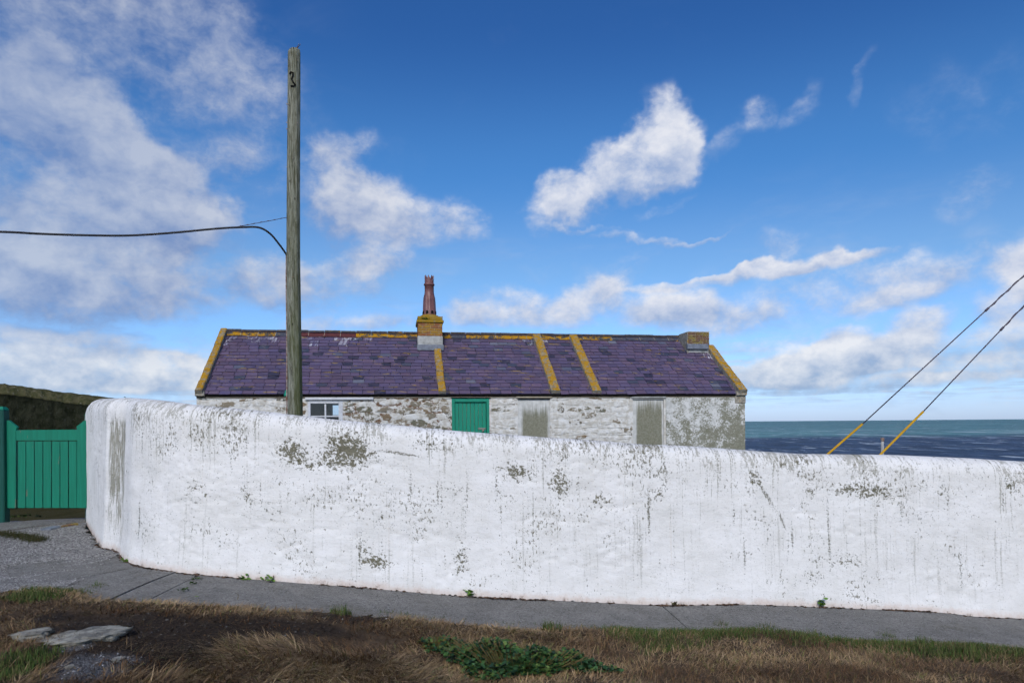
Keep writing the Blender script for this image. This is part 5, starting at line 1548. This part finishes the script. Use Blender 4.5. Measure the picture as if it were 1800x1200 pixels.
def blades(n_try, dens_fn, h_fn, lean_fn, dir_fn, col_fn, width, name, kind='stuff', xr=(-6.2, 9.0), yr=(3.6, 7.4), seed=1, root=.35):
    r = np.random.default_rng(seed)
    x = r.uniform(*xr, n_try); y = r.uniform(*yr, n_try)
    keep = np.abs(x) < y * .86 + .3                          # only where it can be seen
    x, y = x[keep], y[keep]
    keep = r.random(len(x)) < dens_fn(x, y)
    x, y = x[keep], y[keep]; n = len(x)
    z = ground_z(x, y) - .006
    h = h_fn(x, y, r); lean = lean_fn(x, y, r); dr = dir_fn(x, y, r)
    w = width * r.uniform(.6, 1.4, n)
    dx, dy = np.cos(dr), np.sin(dr); sxv, syv = -dy, dx
    V = np.zeros((n, 5, 3))
    p0 = np.stack([x, y, z], 1); side = np.stack([sxv * w, syv * w, np.zeros(n)], 1)
    l1 = lean * root; l2 = lean
    mid = p0 + np.stack([dx * h * np.sin(l1) * .55, dy * h * np.sin(l1) * .55, h * np.cos(l1) * .55], 1)
    tip = mid + np.stack([dx * h * np.sin(l2) * .55, dy * h * np.sin(l2) * .55, h * np.cos(l2) * .5], 1)
    V[:, 0] = p0 - side; V[:, 1] = p0 + side; V[:, 2] = mid + side * .8; V[:, 3] = mid - side * .8; V[:, 4] = tip
    b = np.arange(n)[:, None] * 5
    T = np.concatenate([b + np.array([[0, 1, 2]]), b + np.array([[0, 2, 3]]), b + np.array([[3, 2, 4]])])
    c = col_fn(x, y, r)
    tint = np.repeat(np.concatenate([c, np.ones((n, 1))], 1)[:, None, :], 5, 1)
    o = fast_mesh(name, V.reshape(-1, 3), T, MAT['blade'], tint=tint.reshape(-1, 4)); tag(o, kind=kind); return o, n

def pick(cols, r, n):
    c = np.array(cols)[r.integers(0, len(cols), n)]; return c * r.uniform(.7, 1.3, (n, 1))
def verge_d(x, y): return EDGE_Y(x) - y + .10 * fbm(x * 4, y * 4, 3, 77)

def dry_density(x, y):
    s, g, b = region_masks(x, y)
    e = verge_d(x, y)
    patch = np.clip(.75 + 1.6 * fbm(x * 1.6, y * 1.6, 3, 13), .25, 1)
    return np.clip(e / .05, 0, 1) * (1 - .80 * s) * (1 - .90 * g) * (1 - .97 * b) * patch
mx0 = [G(330, 1165), G(590, 1170), G(470, 1140), G(690, 1190)]
def mound(x, y):
    m = np.zeros_like(x)
    for (bx, by, _), rx, ry in zip(mx0, (.55, .75, .6, .5), (.45, .55, .3, .4)): m = np.maximum(m, np.clip(1.25 - ((x - bx) / rx) ** 2 - ((y - by) / ry) ** 2, 0, 1))
    return m
def flow(x, y, r):
    base_ = 6.0 * fbm(x * 1.1, y * 1.1, 2, 55) + 2.5 * fbm(x * 4, y * 4, 2, 57)
    return base_ + r.normal(0, 1.0, len(x)) * (1.25 - .75 * mound(x, y)) - .4
def straw(x, y, r):
    n = len(x)
    tone = fbm(x * 1.5, y * 2.6, 3, 66) * 2.2 + .55 * mound(x, y) + .75 * np.exp(-((verge_d(x, y) - .30) / .28) ** 2) * (x < 1.4) - .10 + r.normal(0, .22, n)
    k = np.clip(tone * .9 + .42, 0, 1)[:, None]
    lo = pick([(.115, .070, .040), (.080, .050, .030), (.135, .076, .036)], r, n); hi = pick([(.390, .275, .160), (.320, .215, .120), (.420, .315, .200), (.27, .20, .095)], r, n)
    c = lo * (1 - k) + hi * k
    g = (r.random(n) < .07)[:, None]; sl = region_masks(x, y)[0][:, None]; c = c * (1 - .62 * sl)
    return np.where(g, c * np.array([[.62, .95, .55]]), c) * np.array([[1.0, .95, .86]])
o, nd = blades(360000, dry_density,
    lambda x, y, r: (.038 + .060 * r.random(len(x))) * (1 + .9 * mound(x, y)) * np.clip(verge_d(x, y) / .2 + .40, .35, 1),
    lambda x, y, r: np.clip(r.normal(1.36, .25, len(x)), .4, 1.75), flow, straw, .0025, 'dry_grass', seed=2, root=.82)
def green_density(x, y):
    s, g, b = region_masks(x, y); e = verge_d(x, y)
    return np.clip(e / .04 + .5, 0, 1) * np.clip(1.5 * g + 1.2 * fbm(x * 3, y * 3, 3, 19), 0, 1) * (g > .08) * (1 - s * .8)
tufts = [G(1270, 1106), (G(1345, 1110)), G(1430, 1120), G(1560, 1128), G(1620, 1133), G(1700, 1152), G(170, 1040), G(600, 1080), G(970, 1105)]
def tuft_h(x, y):
    t_ = np.zeros_like(x)
    for (bx, by, _) in tufts: t_ = np.maximum(t_, np.exp(-(((x - bx) / .10) ** 2 + ((y - by) / .10) ** 2)))
    return t_
o, ng = blades(330000, lambda x, y: np.clip(green_density(x, y) + .9 * (tuft_h(x, y) > .35), 0, 1),
    lambda x, y, r: .035 + .045 * r.random(len(x)) + .085 * tuft_h(x, y) * r.random(len(x)),
    lambda x, y, r: np.abs(r.normal(.62, .36, len(x))), lambda x, y, r: r.uniform(0, 2 * pi, len(x)),
    lambda x, y, r: pick([(.060, .100, .022), (.042, .074, .018), (.095, .110, .030), (.150, .125, .054), (.070, .115, .024)], r, len(x)),
    .0022, 'green_grass', seed=3)
# wiry reddish dead stems
dz = [(G(640, 1095), .55, .22), (G(720, 1105), .30, .28), (G(450, 1098), .5, .12), (G(300, 1078), .8, .10), (G(250, 1180), .4, .25), (G(760, 1130), .25, .25)]
def dead_density(x, y):
    m = np.zeros_like(x)
    for (bx, by, _), rx, ry in dz: m = np.maximum(m, np.clip(1.2 - ((x - bx) / rx) ** 2 - ((y - by) / ry) ** 2, 0, 1))
    return m * np.clip(.55 + 1.5 * fbm(x * 6, y * 6, 2, 23), 0, 1) * (EDGE_Y(x) - y > .06)
o, n3 = blades(120000, dead_density, lambda x, y, r: .02 + .06 * r.random(len(x)), lambda x, y, r: np.abs(r.normal(1.15, .4, len(x))), lambda x, y, r: r.uniform(0, 2 * pi, len(x)),
    lambda x, y, r: pick([(.100, .045, .018), (.060, .028, .014), (.140, .070, .024), (.030, .020, .012)], r, len(x)), .0026, 'dead_stems', seed=4, root=.7)

def crumbs():
    r = np.random.default_rng(9)
    n = 26000; x = r.uniform(-6, 2.5, n); y = r.uniform(3.8, 6.9, n)
    s, g, b = region_masks(x, y); k = r.random(n) < (.55 * s + .95 * b); x, y, b = x[k], y[k], b[k]; n = len(x)
    z = ground_z(x, y); sz = .004 + .011 * r.random(n) ** 3
    Vb = np.array([(1, 0, 0), (-1, 0, 0), (0, 1, 0), (0, -1, 0), (0, 0, .7), (0, 0, -.7)], float)
    Tb = np.array([(0, 2, 4), (2, 1, 4), (1, 3, 4), (3, 0, 4), (2, 0, 5), (1, 2, 5), (3, 1, 5), (0, 3, 5)])
    V = Vb[None] * sz[:, None, None] * r.uniform(.6, 1.4, (n, 6, 1)) + np.stack([x, y, z], 1)[:, None]
    T = (np.arange(n)[:, None, None] * 6 + Tb[None]).reshape(-1, 3)
    c = pick([(.09, .09, .095), (.17, .17, .175), (.05, .05, .05), (.34, .34, .35), (.12, .11, .10)], r, n)
    dk = pick([(.030, .020, .013), (.050, .032, .020), (.020, .014, .010), (.075, .045, .024), (.10, .09, .08)], r, n); c = np.where((b > .3)[:, None] | (r.random(n) < .06)[:, None], c, dk)
    tint = np.repeat(np.concatenate([c, np.ones((n, 1))], 1)[:, None], 6, 1).reshape(-1, 4)
    tag(fast_mesh('stone_crumbs', V.reshape(-1, 3), T, MAT['blade'], tint=tint), kind='stuff')
    # chippings loose on the apron
    n = 9000; x = r.uniform(-7.6, -4.0, n); y = r.uniform(6.3, 9.3, n)
    d, zz_, s_, _ = foot_near(x, y); lim = np.interp(y, [5.9, 6.6, 8.0], [-4.02, -4.30, -4.75])
    k = (s_ < 0) & (x < lim) & (y > EDGE_Y(x) - .05) & (np.abs(x) < y * .8); x, y = x[k], y[k]; n = len(x)
    z = ground_z(x, y, False) + .004 + .03 * fbm(x * 1.2, y * 1.2, 3, 71); sz = .003 + .007 * r.random(n) ** 2
    V = Vb[None] * sz[:, None, None] * r.uniform(.6, 1.4, (n, 6, 1)) + np.stack([x, y, z], 1)[:, None]
    T = (np.arange(n)[:, None, None] * 6 + Tb[None]).reshape(-1, 3)
    c = pick([(.15, .14, .13), (.28, .27, .255), (.09, .085, .08), (.44, .43, .41)], r, n)
    tint = np.repeat(np.concatenate([c, np.ones((n, 1))], 1)[:, None], 6, 1).reshape(-1, 4)
    tag(fast_mesh('loose_chippings', V.reshape(-1, 3), T, MAT['blade'], tint=tint), kind='stuff')
crumbs()

MAT['rock'] = simple_mat('pale_rock', (.44, .42, .35), (.18, .17, .145), 9, .9, .2, 26, 1.0, .05)
def rock(px, py, rx, ry, rz, label, seed):
    x, y, z = G(px, py); d = y
    o = lump('rock', (x, y, z + .004), rx * d / F, ry, rz, MAT['rock'], seed, 4, .42, .22, 3.4); tag(o, label, 'rock', 'pale rocks in the bare soil'); o.rotation_euler = (0, radians(-3), radians(8))
rock(142, 1121, 68, .20, .085, 'largest pale flat rock set in dark bare soil', 12)
rock(55, 1116, 34, .12, .075, 'smaller pale lumpy rock left of the largest flat rock', 19)
rock(200, 1108, 20, .06, .035, 'small pale rock at the pointed right end of the flat rock', 23)
rock(205, 1155, 13, .05, .03, 'small white stone below the large flat rock on grey gravel', 25)
rock(122, 1165, 9, .04, .03, 'tiny white stone on the grey gravel near the green grass', 28)

# leaves
MAT['leaf'] = blade_mat('leaf', .5)
def leaf_cluster(n, spread, height, size, cols, r, center, flat_=False, ground=True):
    V = []; T = []; C = []
    for k in range(n):
        a = r.uniform(0, 2 * pi); rr = sqrt(r.random())
        if n > 60: rr *= .72 + .42 * sin(a * 3 + 1.1) * .5 + .30 * sin(a * 7 + 2.3) * .5 + .12
        x = spread[0] * rr * cos(a); y = spread[1] * rr * sin(a)
        zc = height * max(.12, 1 - rr * rr * .75) * (.75 + .5 * sin(x * 9) * cos(y * 11 + 1) if n > 60 else 1) * r.uniform(.35, 1.0)
        gz_ = 0.0
        if ground: gz_ = float(GZ(center[0] + x, center[1] + y)) - center[2]
        s = size * r.uniform(.6, 1.3); az = r.uniform(0, 2 * pi); tilt = r.uniform(-.25, 1.0); roll = r.uniform(-.5, .5)
        ct, st_ = cos(tilt), sin(tilt); ca, sa = cos(az), sin(az)
        pts = [(0, 0, 0), (.30, .42, .05), (.55, .28, .10), (.75, .50, .02), (1.0, 0, -.08), (.75, -.50, .02), (.55, -.28, .10), (.30, -.42, .05), (.5, 0, -.04)]
        b = len(V)
        for (u, v, w) in pts:
            w2 = w + roll * v
            X = u * ct - w2 * st_; Z = u * st_ + w2 * ct
            V.append((x + s * (X * ca - v * sa), y + s * (X * sa + v * ca), gz_ + zc + s * Z))
        for i in range(8):
            T.append((b + i, b + (i + 1) % 8, b + 8))
        c = np.array(cols[r.integers(0, len(cols))]) * r.uniform(.7, 1.3); C += [(*c, 1)] * 9
    return np.array(V), np.array(T), np.array(C)
_gx = np.arange(-7, 10, .08); _gy = np.arange(3.4, 7.6, .08); _GX, _GY = np.meshgrid(_gx, _gy); _GZ = ground_z(_GX, _GY)
def GZ(x, y):
    i = int(np.clip((y - 3.4) / .08, 0, len(_gy) - 1)); j = int(np.clip((x + 7) / .08, 0, len(_gx) - 1)); return _GZ[i, j]
def plant(px, py, spread, height, size, n, cols, label, seed, name='weed', cat='weed', group=None, at=None, stems=True):
    r = np.random.default_rng(seed)
    c = at if at is not None else G(px, py)
    e = empty(name, c); tag(e, label, cat, group)
    V, T, C = leaf_cluster(n, spread, height, size, cols, r, c, ground=at is None and n > 60)
    fast_mesh('foliage', V, T, MAT['leaf'], e, tint=C)
    if stems:
        mb = MB()
        for k in range(max(3, n // 12)):
            a = r.uniform(0, 2 * pi); q = r.uniform(.2, .8)
            x, y = spread[0] * q * cos(a), spread[1] * q * sin(a)
            g0 = (float(GZ(c[0] + x, c[1] + y)) - c[2]) if (at is None and n > 60) else 0
            mb.tube([(x * .6, y * .6, g0 - .01), (x, y, g0 + height * r.uniform(.5, 1.0))], .0025, 4)
        mb.build('stem', MAT['stem'], e)
    return e
MAT['stem'] = simple_mat('weed_stem', (.10, .10, .03), (.13, .08, .03), 20, .7, .3, bst=0)
GR = [(.024, .062, .022), (.034, .086, .028), (.050, .110, .030), (.016, .040, .020), (.080, .125, .030)]
LG = [(.105, .215, .028), (.075, .160, .022), (.14, .25, .038)]
plant(905, 1172, (.72, .38), .16, .034, 3600, GR, 'dark green leafy weed patch sprawling in the dry grass', 1, 'weed_patch', 'weeds')
plant(775, 1140, (.22, .16), .10, .026, 330, GR + [(.10, .075, .02)], 'smaller yellowing leafy weed at the left edge of the weed patch', 6, 'weed_patch', 'weeds')
def at_wall(px, dz=0.0, off=.03):
    i = st(px); return (FOOT[i, 0] - NRM[i, 0] * off, FOOT[i, 1] - NRM[i, 1] * off, FOOT[i, 2] + dz)
for px, sp, h, sz, n, lab in ((433, .035, .035, .034, 9, 'leftmost of three small green weeds at the foot of the white wall'), (465, .03, .025, .024, 8, 'middle low weed of three at the foot of the white wall'),
                              (480, .02, .045, .040, 5, 'rightmost broad leaved seedling of three at the foot of the white wall'), (822, .04, .05, .045, 9, 'bright green two leaved weed at the wall foot beside brown crumbs'),
                              (1441, .025, .085, .035, 14, 'upright bright green weed at the wall foot below the right stay wire'), (227, .035, .03, .026, 9, 'small green weed at the rounded wall corner near the gate')):
    plant(px, 0, (sp * 1.3, sp * .8), h * 1.5, sz * 1.55, n, LG, lab, px, at=at_wall(px, off=.06), group='weeds at the wall foot')
plant(1180, 0, (.055, .03), .035, .030, 26, [(.07, .065, .02), (.05, .04, .018), (.10, .085, .03)], 'dry brownish tuft at the wall foot where the path joint lies', 77, at=at_wall(1180), group='weeds at the wall foot')
for px, py, lab in ((346, 1019, 'upper green weed in the diagonal path joint'), (336, 1027, 'middle green weed in the diagonal path joint'), (322, 1038, 'lowest green weed in the diagonal path joint')):
    x, y, z = plane_pt(px, py, lambda x, d: ground_z(np.array([x]), np.array([d]), False)[0]); plant(px, py, (.06, .02), .02, .022, 20, [(.045, .085, .018), (.03, .06, .015)], lab, px, at=(x, y, z + .004), group='weeds in the path joint', stems=False)
c = W(222, 702, 10.4); plant(0, 0, (.05, .04), .09, .05, 7, [(.015, .12, .085)], 'teal green leaf tips peeping over the white wall near the gate', 91, at=(c.x, c.y, c.z - .05), stems=True)
x, y, z = plane_pt(28, 912, lambda x, d: ground_z(np.array([x]), np.array([d]), False)[0]); plant(0, 0, (.33, .10), .05, .03, 130, [(.03, .055, .012), (.05, .075, .018)], 'low green weeds growing under the gate by its left post', 93, at=(x, y + .1, z + .01), stems=False)
# a curled dead stalk on the path edge
x, y, z = G(414, 1061); e = MB().tube([(0, 0, -.01), (.015, 0, .035), (.028, 0, .075), (.022, 0, .10), (.008, 0, .102)], .0028, 5).build('dead_stalk', MAT['stem'], None); e.location = (x, y, z); tag(e, 'thin curled dark stalk standing at the grassy path edge', 'stalk')
plant(340, 1056, (.07, .03), .05, .025, 18, LG, 'pale green weed sprig on the grass edge left of the curled stalk', 101)
# turf strip and stray tufts on the apron
def apron_turf():
    r = np.random.default_rng(14); n = 5200
    p = [G(-20, 938), G(30, 943), G(70, 951)]
    x, y, _ = (np.array(q) for q in zip(*[plane_pt(a_, b_, lambda x, d: ground_z(np.array([x]), np.array([d]), False)[0]) for a_, b_ in ((-60, 936), (-20, 938), (20, 942), (50, 947), (72, 952))]))
    k = r.random(n); px_ = np.interp(k, np.linspace(0, 1, 5), x) + r.normal(0, .05, n); py_ = np.interp(k, np.linspace(0, 1, 5), y) + r.normal(0, .07, n)
    z = ground_z(px_, py_, False) + .004
    h = .03 + .04 * r.random(n); dr = r.uniform(0, 2 * pi, n); ln = np.abs(r.normal(.6, .4, n)); w = .0026
    tip = np.stack([px_ + h * np.sin(ln) * np.cos(dr), py_ + h * np.sin(ln) * np.sin(dr), z + h * np.cos(ln)], 1)
    V = np.stack([np.stack([px_ - w * np.sin(dr), py_ + w * np.cos(dr), z], 1), np.stack([px_ + w * np.sin(dr), py_ - w * np.cos(dr), z], 1), tip], 1).reshape(-1, 3)
    T = np.arange(n * 3).reshape(-1, 3)
    c = pick([(.045, .052, .016), (.032, .040, .012), (.075, .06, .03)], r, n)
    tag(fast_mesh('apron_turf', V, T, MAT['blade'], tint=np.repeat(np.concatenate([c, np.ones((n, 1))], 1), 3, 0)), kind='stuff')
apron_turf()
# crumbled dirt and dead leaves lying along the wall foot
def foot_dirt():
    r = np.random.default_rng(21); V = []; T = []; C = []
    spans = [(228, 300, 60), (300, 420, 50), (560, 660, 30), (840, 905, 130), (905, 960, 30), (1145, 1200, 40), (1255, 1295, 30), (1430, 1470, 20), (1540, 1630, 90), (1700, 1790, 25), (640, 1700, 120), (150, 230, 60)]
    for a, b, n in spans:
        for _ in range(n):
            px = r.uniform(a, b); i = st(px); off = abs(r.normal(.02, .018)); s = r.uniform(.006, .022)
            c = FOOT[i]; p = np.array([c[0] - NRM[i, 0] * (off + .035), c[1] - NRM[i, 1] * (off + .035), c[2] + s * .25])
            k = len(V)
            for q in ((1, 0, 0), (-1, 0, 0), (0, 1, 0), (0, -1, 0), (0, 0, .6), (0, 0, -.6)):
                V.append(p + np.array(q) * s * r.uniform(.5, 1.3) * np.array([1.5, 1, .8]))
            T += [(k + f[0], k + f[1], k + f[2]) for f in ((0, 2, 4), (2, 1, 4), (1, 3, 4), (3, 0, 4), (2, 0, 5), (1, 2, 5), (3, 1, 5), (0, 3, 5))]
            col = np.array([(.05, .03, .02), (.09, .05, .03), (.03, .022, .016), (.16, .10, .07)][r.integers(0, 4)]); C += [(*col, 1)] * 6
    tag(fast_mesh('foot_litter', np.array(V), np.array(T), MAT['blade'], tint=np.array(C)), kind='stuff')
foot_dirt()
print('stones', N_ST, 'blades', nd, ng, n3)
